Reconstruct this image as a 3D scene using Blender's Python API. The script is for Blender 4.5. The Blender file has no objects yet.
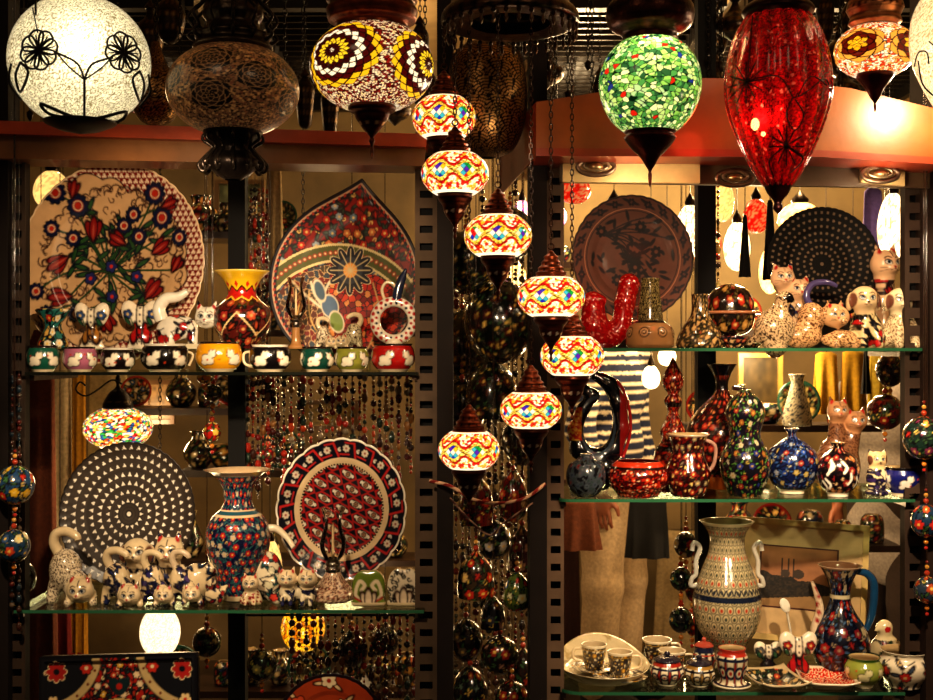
import bpy, math, random
import numpy as np
from mathutils import Vector, Matrix
PI = math.pi
SC = bpy.context.scene
COL = bpy.data.collections.new('bazaar'); SC.collection.children.link(COL)
R = random.Random(7)
F = 1200.0; CAMY = -3.0; ZE = 1.5
def S(Y): return (Y - CAMY) / F
def wx(px, Y): return (px - 466.5) * S(Y)
def wz(py, Y): return ZE - (py - 350) * S(Y)
def P(px, py, Y): return Vector((wx(px, Y), Y, wz(py, Y)))
def C(h):
    h = h.lstrip('#'); v = [int(h[i:i+2], 16) / 255 for i in (0, 2, 4)]
    return np.array([x / 12.92 if x < .04045 else ((x + .055) / 1.055) ** 2.4 for x in v])
# ---------------- scene objects
def tag(o, label=None, cat=None, group=None, kind=None):
    if label: o['label'] = label
    if cat: o['category'] = cat
    if group: o['group'] = group
    if kind: o['kind'] = kind
    return o
def thing(name, label, cat, loc=(0, 0, 0), rz=0, group=None):
    o = bpy.data.objects.new(name, None); COL.objects.link(o); o.empty_display_size = .02
    o.location = loc; o.rotation_euler = (0, 0, rz)
    return tag(o, label, cat, group)
def dup(root, loc, rz=0, label=None, group=None, scale=None):
    r = root.copy(); COL.objects.link(r); r.location = loc; r.rotation_euler = (0, 0, rz)
    if scale: r.scale = scale
    if label: r['label'] = label
    if group: r['group'] = group
    for ch in list(root.children):
        c = ch.copy(); COL.objects.link(c); c.parent = r
        for g in ch.children:
            d = g.copy(); COL.objects.link(d); d.parent = c
    return r
def mk(name, V, Q, mat, parent=None, col=None, loc=None, smooth=True, T=None):
    me = bpy.data.meshes.new(name)
    V = np.asarray(V, dtype=np.float32); Q = np.asarray(Q, dtype=np.int32).reshape(-1, 4) if Q is not None else np.zeros((0, 4), np.int32)
    T = np.asarray(T, dtype=np.int32).reshape(-1, 3) if T is not None else np.zeros((0, 3), np.int32)
    me.vertices.add(len(V)); me.vertices.foreach_set('co', V.ravel())
    n = len(Q) * 4 + len(T) * 3
    me.loops.add(n); me.loops.foreach_set('vertex_index', np.concatenate([Q.ravel(), T.ravel()]))
    me.polygons.add(len(Q) + len(T))
    st = np.concatenate([np.arange(len(Q)) * 4, len(Q) * 4 + np.arange(len(T)) * 3]).astype(np.int32)
    me.polygons.foreach_set('loop_start', st)
    me.polygons.foreach_set('use_smooth', np.full(len(st), smooth, dtype=bool))
    me.update(calc_edges=True); me.validate()
    if col is not None:
        a = me.color_attributes.new('Col', 'FLOAT_COLOR', 'POINT')
        c = np.ones((len(V), 4), np.float32); c[:, :3] = col
        a.data.foreach_set('color', c.ravel())
    me.materials.append(mat)
    o = bpy.data.objects.new(name, me); COL.objects.link(o)
    if parent: o.parent = parent
    if loc is not None: o.location = loc
    return o
class MB:
    """collects shapes into one mesh"""
    def __init__(s): s.V = []; s.Q = []; s.T = []; s.K = []; s.n = 0
    def add(s, V, Q=None, T=None, col=None):
        V = np.asarray(V, float).reshape(-1, 3)
        if Q is not None and len(Q): s.Q.append(np.asarray(Q) + s.n)
        if T is not None and len(T): s.T.append(np.asarray(T) + s.n)
        s.V.append(V); s.n += len(V)
        if col is None: col = np.array([.5, .5, .5])
        s.K.append(np.broadcast_to(col, (len(V), 3)))
        return s
    def box(s, x0, x1, y0, y1, z0, z1, col=None):
        V = [(x, y, z) for x in (x0, x1) for y in (y0, y1) for z in (z0, z1)]
        return s.add(V, [(0, 1, 3, 2), (4, 6, 7, 5), (0, 4, 5, 1), (2, 3, 7, 6), (0, 2, 6, 4), (1, 5, 7, 3)], col=col)
    def bar(s, a, b, w, h, col=None):
        a = Vector(a); b = Vector(b); d = (b - a).normalized()
        up = Vector((0, 0, 1)) if abs(d.z) < .9 else Vector((0, 1, 0))
        sx = d.cross(up).normalized() * w / 2; sy = sx.cross(d).normalized() * h / 2
        V = [p + i * sx + j * sy for p in (a, b) for i, j in ((-1, -1), (1, -1), (1, 1), (-1, 1))]
        return s.add(V, [(0, 1, 2, 3), (7, 6, 5, 4), (0, 4, 5, 1), (1, 5, 6, 2), (2, 6, 7, 3), (3, 7, 4, 0)], col=col)
    def tube(s, pts, r, n=8, col=None, sm=4, closed=False):
        V, Q = tube_vq(pts, r, n, sm, closed); return s.add(V, Q, col=col)
    def lathe(s, prof, nu=16, nv=None, at=(0, 0, 0), col=None, sm=False):
        V, Q, u, t = lathe_vq(prof, nu, nv or max(2, len(prof)), sm); return s.add(V + np.array(at), Q, col=col)
    def ball(s, c, r, n=8, col=None, sq=1):
        m = max(4, n // 2 + 1); return s.lathe([(r * math.sin(PI * i / m), -r * sq * math.cos(PI * i / m)) for i in range(m + 1)], n, m + 1, c, col)
    def torus(s, c, Rr, r, ax='z', n=16, m=6, col=None, sx=1, sy=1):
        a = np.linspace(0, 2 * PI, n, endpoint=False)
        p = np.stack([np.cos(a) * Rr * sx, np.sin(a) * Rr * sy, a * 0], 1)
        if ax == 'y': p = p[:, [0, 2, 1]]
        if ax == 'x': p = p[:, [2, 0, 1]]
        return s.tube([tuple(q) for q in p + np.array(c)], r, m, col, 1, True)
    def build(s, name, mat, parent=None, loc=None, smooth=False):
        return mk(name, np.concatenate(s.V), np.concatenate(s.Q) if s.Q else None, mat, parent, np.concatenate(s.K), loc, smooth, np.concatenate(s.T) if s.T else None)
def catmull(pts, k, closed=False):
    p = np.asarray(pts, float)
    if k <= 1 or len(p) < 3: return p
    n = len(p); out = []
    for i in range(n if closed else n - 1):
        g = (lambda j: p[j % n]) if closed else (lambda j: p[min(max(j, 0), n - 1)])
        a, b, c, d = g(i - 1), g(i), g(i + 1), g(i + 2)
        for q in range(k):
            t = q / k
            out.append(.5 * (2 * b + (c - a) * t + (2 * a - 5 * b + 4 * c - d) * t * t + (3 * b - a - 3 * c + d) * t ** 3))
    if not closed: out.append(p[-1])
    return np.array(out)
def tube_vq(pts, r, n=8, sm=4, closed=False):
    p = np.asarray(pts, float); rr = np.full(len(p), r) if np.isscalar(r) else np.asarray(r, float)
    q = catmull(np.concatenate([p, rr[:, None]], 1), sm, closed); p, rr = q[:, :3], np.maximum(q[:, 3], 1e-5)
    m = len(p)
    d = (np.roll(p, -1, 0) - np.roll(p, 1, 0)) if closed else np.gradient(p, axis=0)
    d /= np.linalg.norm(d, axis=1)[:, None] + 1e-12
    u = np.cross(d[0], (0, 0, 1.)); 
    if np.linalg.norm(u) < .1: u = np.cross(d[0], (0, 1., 0))
    V = []; a = np.linspace(0, 2 * PI, n, endpoint=False)
    for i in range(m):
        u = u - d[i] * u.dot(d[i]); u /= np.linalg.norm(u) + 1e-12; w = np.cross(d[i], u)
        V.append(p[i] + rr[i] * (np.cos(a)[:, None] * u + np.sin(a)[:, None] * w))
    V = np.concatenate(V); Q = []
    I, J = np.meshgrid(np.arange(m if closed else m - 1), np.arange(n), indexing='ij'); I = I.ravel(); J = J.ravel()
    I2 = (I + 1) % m; J2 = (J + 1) % n
    Q = np.stack([I * n + J, I * n + J2, I2 * n + J2, I2 * n + J], 1)[:, ::-1]
    if not closed and n % 2 == 0:
        for b in (0, (m - 1) * n):
            h = n // 2 - 1
            c = [(b + j, b + j + 1, b + n - 2 - j, b + n - 1 - j) for j in range(h)]
            c = np.array(c); Q = np.concatenate([Q, c if b else c[:, ::-1]])
    return V, Q
def resample(prof, nv, sm):
    p = catmull(prof, 10 if sm else 1); d = np.linalg.norm(np.diff(p, axis=0), axis=1); L = np.concatenate([[0], np.cumsum(d)]); t = np.linspace(0, 1, nv)
    if not sm and nv <= len(p): return p, L / L[-1]
    return np.stack([np.interp(t * L[-1], L, p[:, 0]), np.interp(t * L[-1], L, p[:, 1])], 1), t
def lathe_vq(prof, nu, nv, sm=True, R_=None, rim=False):
    q, t = resample(prof, nv, sm); q[:, 0] = np.maximum(q[:, 0], 1e-5); nv = len(q)
    u = np.arange(nu) / nu; a = 2 * PI * u
    U, Tt = np.meshgrid(u, t, indexing='ij')
    Rm = np.ones((nu, 1)) if R_ is None else R_(a)[:, None]; Rm = 1 + (Rm - 1) * ((q[None, :, 0] / q[:, 0].max()) ** 5 if rim else 1); rad = q[None, :, 0] * Rm
    V = np.stack([rad * np.cos(a)[:, None], rad * np.sin(a)[:, None], np.broadcast_to(q[None, :, 1], (nu, nv))], 2).reshape(-1, 3)
    I, J = np.meshgrid(np.arange(nu), np.arange(nv - 1), indexing='ij'); I = I.ravel(); J = J.ravel(); I2 = (I + 1) % nu
    Q = np.stack([I * nv + J, I2 * nv + J, I2 * nv + J + 1, I * nv + J + 1], 1)
    return V, Q, U.ravel(), Tt.ravel()
# ---------------- hashing, noise, cells
def hsh(i, j, s=0.):
    x = np.sin(i * 127.1 + j * 311.7 + s * 74.7) * 43758.5453; return x - np.floor(x)
def vnoise(x, y, s=0.):
    i = np.floor(x); j = np.floor(y); f = x - i; g = y - j; f = f * f * (3 - 2 * f); g = g * g * (3 - 2 * g)
    return (hsh(i, j, s) * (1 - f) + hsh(i + 1, j, s) * f) * (1 - g) + (hsh(i, j + 1, s) * (1 - f) + hsh(i + 1, j + 1, s) * f) * g
def vor(X, Y, s=0., per=None, jit=.9):
    i = np.floor(X); j = np.floor(Y); f1 = np.full(X.shape, 9.); f2 = f1.copy(); r = X * 0; q = X * 0
    for a in (-1, 0, 1):
        for b in (-1, 0, 1):
            ci = i + a; cj = j + b; hi = ci % per if per else ci
            x = ci + .5 + jit * (hsh(hi, cj, s) - .5); y = cj + .5 + jit * (hsh(hi, cj, s + 3.3) - .5)
            d = np.hypot(X - x, Y - y); m = d < f1
            f2 = np.where(m, f1, np.minimum(f2, d)); f1 = np.where(m, d, f1)
            r = np.where(m, hsh(hi, cj, s + 7.7), r); q = np.where(m, hsh(hi, cj, s + 11.1), q)
    return f1, f2 - f1, r, q
def pick(r, cols, w=None):
    cols = np.array([C(c) if isinstance(c, str) else c for c in cols]); w = np.ones(len(cols)) if w is None else np.array(w, float)
    k = np.searchsorted(np.cumsum(w) / w.sum(), r, side='right'); return cols[np.minimum(k, len(cols) - 1)]
class PC:
    """paint canvas over sample points; per = wrap period in X"""
    def __init__(s, X, Y, base, per=None, e=.01):
        s.X = X; s.Y = Y; s.per = per; s.e = e
        s.c = np.tile(C(base), (len(X), 1)) if isinstance(base, str) else np.array(base, float)
    def dx(s, cx):
        d = s.X - cx
        return (d + s.per / 2) % s.per - s.per / 2 if s.per else d
    def put(s, m, col, idx=None):
        col = C(col) if isinstance(col, str) else col; m = np.clip(m, 0, 1)[:, None]
        if idx is None: s.c = s.c * (1 - m) + col * m
        else: s.c[idx] = s.c[idx] * (1 - m) + col * m
    def near(s, cx, cy, r):
        dx = s.dx(cx); dy = s.Y - cy; i = np.nonzero((np.abs(dx) < r) & (np.abs(dy) < r))[0]; return dx[i], dy[i], i
    def sd(s, d, i, col): s.put(.5 - d / s.e, col, i)
    def disc(s, cx, cy, r, col):
        x, y, i = s.near(cx, cy, r + s.e); s.sd(np.hypot(x, y) - r, i, col)
    def ring(s, cx, cy, r, w, col):
        x, y, i = s.near(cx, cy, r + w + s.e); s.sd(np.abs(np.hypot(x, y) - r) - w / 2, i, col)
    def ell(s, cx, cy, a, b, ang, col, out=None, ow=None):
        m = max(a, b); x, y, i = s.near(cx, cy, m * 1.4 + s.e); c, q = math.cos(ang), math.sin(ang)
        d = (np.hypot((x * c + y * q) / a, (-x * q + y * c) / b) - 1) * min(a, b)
        if out: s.sd(d - (ow or s.e * 1.2), i, out)
        s.sd(d, i, col)
    def flower(s, cx, cy, r, n, col, mid='#e8c060', out='#101020', ph=0, depth=.28, mid2=None):
        x, y, i = s.near(cx, cy, r * 1.5 + s.e); d0 = np.hypot(x, y); a = np.arctan2(y, x) + ph
        rr = r * (1 - depth + depth * np.abs(np.cos(a * n / 2)))
        if out: s.sd(d0 - rr - s.e * 1.1, i, out)
        s.sd(d0 - rr, i, col)
        if mid2: s.sd(d0 - r * .55, i, mid2)
        if mid: s.sd(d0 - r * .3, i, mid)
    def line(s, pts, w, col, sm=5):
        p = catmull(pts, sm)
        for k in range(len(p) - 1):
            (x0, y0), (x1, y1) = p[k], p[k + 1]; L = math.hypot(x1 - x0, y1 - y0); 
            if L < 1e-9: continue
            dx = s.dx(x0); dy = s.Y - y0; m = L + w + s.e; i = np.nonzero((np.abs(dx) < m) & (np.abs(dy) < m))[0]
            if not len(i): continue
            ux, uy = (x1 - x0) / L, (y1 - y0) / L; h = np.clip(dx[i] * ux + dy[i] * uy, 0, L)
            s.sd(np.hypot(dx[i] - h * ux, dy[i] - h * uy) - w / 2, i, col)
    def leaf(s, cx, cy, ang, L, w, col, out='#101820'):
        s.ell(cx + math.cos(ang) * L / 2, cy + math.sin(ang) * L / 2, L / 2, w / 2, ang, col, out)
    def tulip(s, cx, cy, L, ang, col='#a01018', out='#200810', hi=None):
        for da in (-.42, .42, 0): s.leaf(cx, cy, ang + da, L * (1 if not da else .88), L * .36, col, out)
        if hi: s.leaf(cx, cy, ang, L * .7, L * .1, hi, None)
    def curl(s, cx, cy, r, ang, col, w, turn=1):
        s.line([(cx + r * (1 - k / 5) * math.cos(ang + turn * k * 1.2), cy + r * (1 - k / 5) * math.sin(ang + turn * k * 1.2)) for k in range(5)], w, col, 2)
def floral(X, Y, base, cols, per=None, cell=.3, seed=1, e=.02, leaf='#2c6a3c', out='#12121c', mids='#e8c878', h=1., lines='#12121c', dens=1., r=.34):
    pc = PC(X, Y, base, per, e); rd = random.Random(seed)
    W = per or (X.max() - X.min()); x0 = 0 if per else X.min(); y0 = Y.min(); nx = max(1, round(W / cell)); ny = max(1, int(math.ceil((Y.max() - y0) / cell)))
    for j in range(ny):
        for i in range(nx):
            if rd.random() > dens: continue
            cx = x0 + (i + .5 * (j % 2) + .5 + rd.uniform(-.15, .15)) * W / nx; cy = y0 + (j + .5 + rd.uniform(-.15, .15)) * cell
            if lines:
                pc.line([(cx, cy), (cx + rd.uniform(-.5, .5) * cell, cy + .4 * cell), (cx + rd.uniform(-.7, .7) * cell, cy + .8 * cell)], e * 1.3, lines, 2)
            for k in range(3):
                a = rd.uniform(0, 6.3); pc.leaf(cx + math.cos(a) * cell * .28, cy + math.sin(a) * cell * .28, a + rd.uniform(-.5, .5), cell * .36, cell * .13, leaf, out)
            if lines: pc.curl(cx + rd.uniform(-.4, .4) * cell, cy + rd.uniform(-.4, .4) * cell, cell * .2, rd.uniform(0, 6), mids or lines, e * .9, rd.choice((-1, 1)))
            c = rd.choice(cols)
            if rd.random() < .3: pc.tulip(cx, cy, cell * .45, rd.uniform(.6, 2.4), c, out)
            else: pc.flower(cx, cy, cell * r, rd.choice((5, 6, 8)), c, mids, out, rd.uniform(0, 3))
    return pc
# ---------------- materials
def nmat(name):
    m = bpy.data.materials.new(name); m.use_nodes = True; nt = m.node_tree; nt.nodes.clear()
    return m, nt, nt.nodes, nt.links, nt.nodes.new('ShaderNodeOutputMaterial')
def base_mat(name, color=None, rough=.3, metal=0., coat=0., spec=.5, noise=0., nscale=30, bump=0., bscale=60, emit=None, es=0., alpha=None):
    m, nt, N, L, out = nmat(name); b = N.new('ShaderNodeBsdfPrincipled'); L.new(b.outputs[0], out.inputs[0])
    b.inputs['Roughness'].default_value = rough; b.inputs['Metallic'].default_value = metal; b.inputs['Coat Weight'].default_value = coat; b.inputs['Specular IOR Level'].default_value = spec; b.inputs['Coat Roughness'].default_value = .08
    if color is None:
        a = N.new('ShaderNodeAttribute'); a.attribute_name = 'Col'; src = a.outputs['Color']
    else:
        c = N.new('ShaderNodeRGB'); c.outputs[0].default_value = (*C(color), 1); src = c.outputs[0]
    tc = N.new('ShaderNodeTexCoord')
    if noise:
        n = N.new('ShaderNodeTexNoise'); n.inputs['Scale'].default_value = nscale; n.inputs['Detail'].default_value = 5; L.new(tc.outputs['Object'], n.inputs['Vector'])
        mr = N.new('ShaderNodeMapRange'); mr.inputs['From Min'].default_value = .3; mr.inputs['From Max'].default_value = .7; mr.inputs['To Min'].default_value = 1 - noise; mr.inputs['To Max'].default_value = 1 + noise * .6; L.new(n.outputs[0], mr.inputs[0])
        x = N.new('ShaderNodeMix'); x.data_type = 'RGBA'; x.blend_type = 'MULTIPLY'; x.inputs[0].default_value = 1; L.new(src, x.inputs[6]); L.new(mr.outputs[0], x.inputs[7]); src = x.outputs[2]
    L.new(src, b.inputs['Base Color'])
    if bump:
        n = N.new('ShaderNodeTexNoise'); n.inputs['Scale'].default_value = bscale; n.inputs['Detail'].default_value = 4; L.new(tc.outputs['Object'], n.inputs['Vector'])
        bp = N.new('ShaderNodeBump'); bp.inputs['Strength'].default_value = bump; bp.inputs['Distance'].default_value = .003; L.new(n.outputs[0], bp.inputs['Height']); L.new(bp.outputs[0], b.inputs['Normal'])
    if es:
        if emit: b.inputs['Emission Color'].default_value = (*C(emit), 1)
        else: L.new(src, b.inputs['Emission Color'])
        b.inputs['Emission Strength'].default_value = es
    return m
def lit_mat(name, es, see=0., rough=.15, gl=.06):
    """stained-glass shell: painted tiles, translucent to the bulb inside, glowing"""
    m, nt, N, L, out = nmat(name); a = N.new('ShaderNodeAttribute'); a.attribute_name = 'Col'
    t = N.new('ShaderNodeBsdfTranslucent'); L.new(a.outputs['Color'], t.inputs[0]); d = N.new('ShaderNodeBsdfDiffuse'); L.new(a.outputs['Color'], d.inputs[0])
    x = N.new('ShaderNodeMixShader'); x.inputs[0].default_value = .7; L.new(d.outputs[0], x.inputs[1]); L.new(t.outputs[0], x.inputs[2])
    e = N.new('ShaderNodeEmission'); L.new(a.outputs['Color'], e.inputs[0]); e.inputs[1].default_value = es
    g = N.new('ShaderNodeBsdfGlossy'); g.inputs['Roughness'].default_value = rough
    f = N.new('ShaderNodeFresnel'); f.inputs[0].default_value = 1.45
    y = N.new('ShaderNodeMixShader'); L.new(f.outputs[0], y.inputs[0]); L.new(x.outputs[0], y.inputs[1]); L.new(g.outputs[0], y.inputs[2])
    z = N.new('ShaderNodeAddShader'); L.new(y.outputs[0], z.inputs[0]); L.new(e.outputs[0], z.inputs[1]); L.new(z.outputs[0], out.inputs[0])
    if see: tp = N.new('ShaderNodeBsdfTransparent'); tp.inputs[0].default_value = (1, .75, .6, 1); w = N.new('ShaderNodeMixShader'); w.inputs[0].default_value = see; L.new(z.outputs[0], w.inputs[1]); L.new(tp.outputs[0], w.inputs[2]); L.new(w.outputs[0], out.inputs[0])
    return m
def glass_mat(name, tint='#e8f4ec', gloss=.1, rough=.02):
    m, nt, N, L, out = nmat(name); t = N.new('ShaderNodeBsdfTransparent'); t.inputs[0].default_value = (*C(tint), 1)
    g = N.new('ShaderNodeBsdfGlossy'); g.inputs['Roughness'].default_value = rough; f = N.new('ShaderNodeFresnel'); f.inputs[0].default_value = 1.5
    mm = N.new('ShaderNodeMath'); mm.operation = 'MULTIPLY'; mm.inputs[1].default_value = gloss * 10; mm.use_clamp = True; L.new(f.outputs[0], mm.inputs[0])
    y = N.new('ShaderNodeMixShader'); L.new(mm.outputs[0], y.inputs[0]); L.new(t.outputs[0], y.inputs[1]); L.new(g.outputs[0], y.inputs[2]); L.new(y.outputs[0], out.inputs[0])
    return m
GLZ = base_mat('painted_glaze', rough=.16, coat=.6, noise=.12, nscale=25, bump=.15, bscale=90)
GLM = base_mat('painted_clay', rough=.45, noise=.15, nscale=25, bump=.2)
MET = base_mat('bronze', rough=.32, metal=.85, noise=.35, nscale=60, bump=.35, bscale=120)
BLK = base_mat('black_iron', '#14100e', rough=.4, metal=.5, noise=.3)
SHN = base_mat('chrome', '#a09890', rough=.2, metal=1.)
LIT = lit_mat('lit_mosaic', .5)
LITS = lit_mat('lit_small_mosaic', .52)
UNL = lit_mat('dim_mosaic', .04)
WHT = lit_mat('lit_white', .2)
REDL = lit_mat('lit_red', .14, .10)
HOT = base_mat('hot_filament', '#ffe8b0', emit='#ffdc90', es=22.)
CLO = base_mat('cloth', rough=.95, noise=.25, nscale=80, bump=.4, bscale=150)
SKN = base_mat('skin', '#8a5238', rough=.5, noise=.1)
GLS = glass_mat('shelf_glass', gloss=.06)
CLR = glass_mat('clear_glass', '#fffaf2', .14, .03)
GED = base_mat('glass_edge', '#2c5c40', rough=.15, coat=.4, emit='#1c4a30', es=.06)  # edge is given a faint green glow of its own
GEK = base_mat('dark_glass_edge', '#14160f', rough=.15, coat=.4)
BULB = base_mat('glowing_bulb', '#ffe8b0', emit='#ffdc90', es=5.)
# ---------------- blobs by surface nets
def e_(c, r, rot=0, k=None): return ('e', np.array(c, float), np.array(r if not np.isscalar(r) else (r,) * 3, float), rot, k)
def c_(a, b, ra, rb=None, k=None): return ('c', np.array(a, float), np.array(b, float), (ra, ra if rb is None else rb), k)
def chain_(pts, rs, k=None):
    if np.isscalar(rs): rs = [rs] * len(pts)
    return [c_(pts[i], pts[i + 1], rs[i], rs[i + 1], k) for i in range(len(pts) - 1)]
def sdf(prims, X, Y, Z, k):
    f = None
    for p in prims:
        if p[0] == 'e':
            x, y, z = X - p[1][0], Y - p[1][1], Z - p[1][2]
            if p[3]:
                c, s_ = math.cos(p[3]), math.sin(p[3]); x, z = x * c + z * s_, -x * s_ + z * c
            r = p[2]; k0 = np.sqrt((x / r[0]) ** 2 + (y / r[1]) ** 2 + (z / r[2]) ** 2); k1 = np.sqrt((x / r[0] ** 2) ** 2 + (y / r[1] ** 2) ** 2 + (z / r[2] ** 2) ** 2) + 1e-9
            d = np.where(k0 > .05, k0 * (k0 - 1) / k1, -r.min())
        else:
            b = p[2] - p[1]; x, y, z = X - p[1][0], Y - p[1][1], Z - p[1][2]
            h = np.clip((x * b[0] + y * b[1] + z * b[2]) / (b.dot(b) + 1e-12), 0, 1)
            d = np.sqrt((x - b[0] * h) ** 2 + (y - b[1] * h) ** 2 + (z - b[2] * h) ** 2) - (p[3][0] + (p[3][1] - p[3][0]) * h)
        if f is None: f = d
        else:
            kk = p[4] if p[4] is not None else k
            h = np.clip(.5 + .5 * (f - d) / kk, 0, 1); f = f * (1 - h) + d * h - kk * h * (1 - h)
    return f
def blob_vq(prims, k, vox):
    lo = np.full(3, 1e9); hi = -lo
    for p in prims:
        if p[0] == 'e': m = p[2].max() if p[3] else p[2]; lo = np.minimum(lo, p[1] - m); hi = np.maximum(hi, p[1] + m)
        else:
            for q, r in ((p[1], p[3][0]), (p[2], p[3][1])): lo = np.minimum(lo, q - r); hi = np.maximum(hi, q + r)
    lo = lo - 2.5 * vox - k * .3; hi = hi + 2.5 * vox + k * .3
    ax = [np.arange(lo[i], hi[i] + vox, vox) for i in range(3)]
    X, Y, Z = np.meshgrid(*ax, indexing='ij', sparse=True); X = X + 0 * Y + 0 * Z; Y = Y + 0 * X; Z = Z + 0 * X
    f = sdf(prims, X.astype(np.float32), Y.astype(np.float32), Z.astype(np.float32), k)
    n = np.array(f.shape); cs = n - 1; acc = np.zeros((*cs, 3), np.float32); cnt = np.zeros(cs, np.float32)
    sl = lambda o: tuple(slice(o[i], o[i] + cs[i]) for i in range(3))
    for a in range(3):
        b, c = [i for i in range(3) if i != a]
        for ob in (0, 1):
            for oc in (0, 1):
                o0 = [0, 0, 0]; o0[b] = ob; o0[c] = oc; o1 = list(o0); o1[a] = 1
                f0 = f[sl(o0)]; f1 = f[sl(o1)]; x = (f0 < 0) != (f1 < 0); t = np.where(x, f0 / (f0 - f1 + 1e-12), 0)
                for q in range(3): acc[..., q] += x * (o0[q] + (t if q == a else 0))
                cnt += x
    m = cnt > 0; ids = np.full(cs, -1, np.int64); ids[m] = np.arange(m.sum())
    idx = np.argwhere(m); V = lo + (idx + acc[m] / cnt[m][:, None]) * vox; Q = []
    for a in range(3):
        b, c = (a + 1) % 3, (a + 2) % 3
        o1 = [0, 0, 0]; o1[a] = 1
        s0 = tuple(slice(0, n[i] - o1[i]) for i in range(3)); s1 = tuple(slice(o1[i], n[i]) for i in range(3))
        A = f[s0] < 0; B = f[s1] < 0; e = np.argwhere(A != B); e = e[(e[:, b] > 0) & (e[:, c] > 0)]
        def g(db, dc):
            k_ = e.copy(); k_[:, b] -= db; k_[:, c] -= dc; return ids[k_[:, 0], k_[:, 1], k_[:, 2]]
        q = np.stack([g(0, 0), g(1, 0), g(1, 1), g(0, 1)], 1); ins = A[e[:, 0], e[:, 1], e[:, 2]]
        q[~ins] = q[~ins][:, ::-1]; Q.append(q)
    return V, np.concatenate(Q)
def blob(name, prims, k, vox, mat, parent, paint, sc=1., loc=None):
    V, Q = blob_vq(prims, k, vox)
    col = paint(V[:, 0], V[:, 1], V[:, 2]) if callable(paint) else np.tile(C(paint), (len(V), 1))
    return mk(name, V * sc, Q, mat, parent, col, loc)
def lathe(name, prof, mat, parent=None, paint='#806040', nu=64, nv=40, sm=True, sc=1., loc=None, R_=None):
    """paint(X, Y, u, t, z): X in profile-height units around, Y along"""
    V, Q, u, t = lathe_vq(prof, nu, nv, sm, R_)
    if callable(paint):
        q, _ = resample(prof, 60, sm); L = np.linalg.norm(np.diff(q, axis=0), axis=1).sum(); W = 2 * PI * max(p[0] for p in prof)
        col = paint(u * W, t * L, W, L, V)
    else: col = np.tile(C(paint), (len(V), 1))
    return mk(name, V * sc, Q, mat, parent, col, loc)
# ================= the setting
def panel(name, mat, x0, x1, y0, y1, z0, z1, parent=None, col=None, kind=None):
    m = MB(); m.box(x0, x1, y0, y1, z0, z1, C(col) if isinstance(col, str) else col); o = m.build(name, mat, parent)
    if kind: o['kind'] = kind
    return o
WALLM = base_mat('plaster', '#6a5636', rough=.8, noise=.45, nscale=3, bump=.4, bscale=20)
WOODM = base_mat('painted_board', rough=.4, coat=.25, noise=.35, nscale=9, bump=.15, bscale=40)
POSTM = base_mat('dark_post', rough=.75, noise=.3, nscale=12, spec=.25)
FLM = base_mat('floor_stone', '#3a2a1c', rough=.5, noise=.4, nscale=6)
panel('floor', FLM, -2.6, 2.6, -3.4, 2.9, -.05, 0, kind='structure')
panel('ceiling', base_mat('ceiling_paint', '#b09060', rough=.8, noise=.3, nscale=5), -2.6, 2.6, -1.4, 2.9, 2.9, 2.95, kind='structure')
panel('wall_back', WALLM, -2.6, 2.6, 2.8, 2.9, 0, 2.9, kind='structure')
panel('wall_left', WALLM, -2.65, -2.6, -1.4, 2.9, 0, 2.9, kind='structure')
panel('wall_right', WALLM, 2.6, 2.65, -1.4, 2.9, 0, 2.9, kind='structure')
# dark slatted lattice under the ceiling
def lattice(px0, px1, y0, y1, label):
    m = MB(); x0 = px0; x1 = px1
    y = y0
    while y < y1: m.box(x0, x1, y, y + .012, 2.70, 2.725); y += .085
    x = x0
    while x < x1: m.box(x, x + .007, y0, y1, 2.726, 2.735); x += .036
    m.box(x0 - .03, x0, y0, y1, 2.66, 2.76); m.box(x1, x1 + .03, y0, y1, 2.66, 2.76); m.box(x0, x1, y0 - .05, y0, 2.64, 2.76); m.box(x0, x1, y1, y1 + .05, 2.64, 2.76)
    return tag(m.build('ceiling_lattice', BLK), label, 'lattice')
lattice(-1.9, -.95, 1.05, 2.7, 'dark slatted lattice overhead at the far left, behind the white globe lamp')
lattice(-.75, -.3, 1.05, 2.7, 'narrow slatted lattice overhead behind the black and yellow star lamp')
lattice(.1, .85, 1.05, 2.7, 'dark slatted lattice overhead between the chandelier and the green lamp')
lattice(.98, 2.0, 1.05, 2.7, 'dark slatted lattice overhead above the red egg lamp')
# posts and slotted uprights of the display case
def post(px0, px1, Y0, Y1, n, col='#19100c', ztop=2.6):
    o = panel('trim_%d' % n, POSTM, wx(px0, Y0), wx(px1, Y0), Y0, Y1, 0, ztop, col=col); o['kind'] = 'structure'; return o
post(-14, 8, 0., .08, 1); post(437, 453, -.01, .12, 2); post(530, 547, -.01, .12, 3); post(926, 950, -.01, .1, 4, '#2c1c14')
post(228, 245, .37, .42, 5, '#0c0a09'); post(698, 716, .4, .45, 6, '#0a0808'); 
def upright(px0, px1, Y, label, ztop=2.05, col='#5a4838', ph=0):
    x0, x1 = wx(px0, Y), wx(px1, Y); m = MB(); w = x1 - x0; c = C(col)
    m.box(x0, x0 + w * .22, Y, Y + .004, 0, ztop, c); m.box(x1 - w * .2, x1, Y, Y + .004, 0, ztop, c); z = .03 + ph
    while z < ztop: m.box(x0 + w * .22, x1 - w * .2, Y, Y + .004, z, z + .026, c); z += .0443
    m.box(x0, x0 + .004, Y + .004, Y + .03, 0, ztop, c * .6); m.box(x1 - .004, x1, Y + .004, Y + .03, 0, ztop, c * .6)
    m.box(x0, x1, Y + .03, Y + .034, 0, ztop, C('#0a0706'))
    return tag(m.build('slotted_upright', POSTM), label, 'shelf upright')
upright(8, 25, .03, 'slotted metal shelf upright at the far left edge of the case', col='#382a20')
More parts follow.
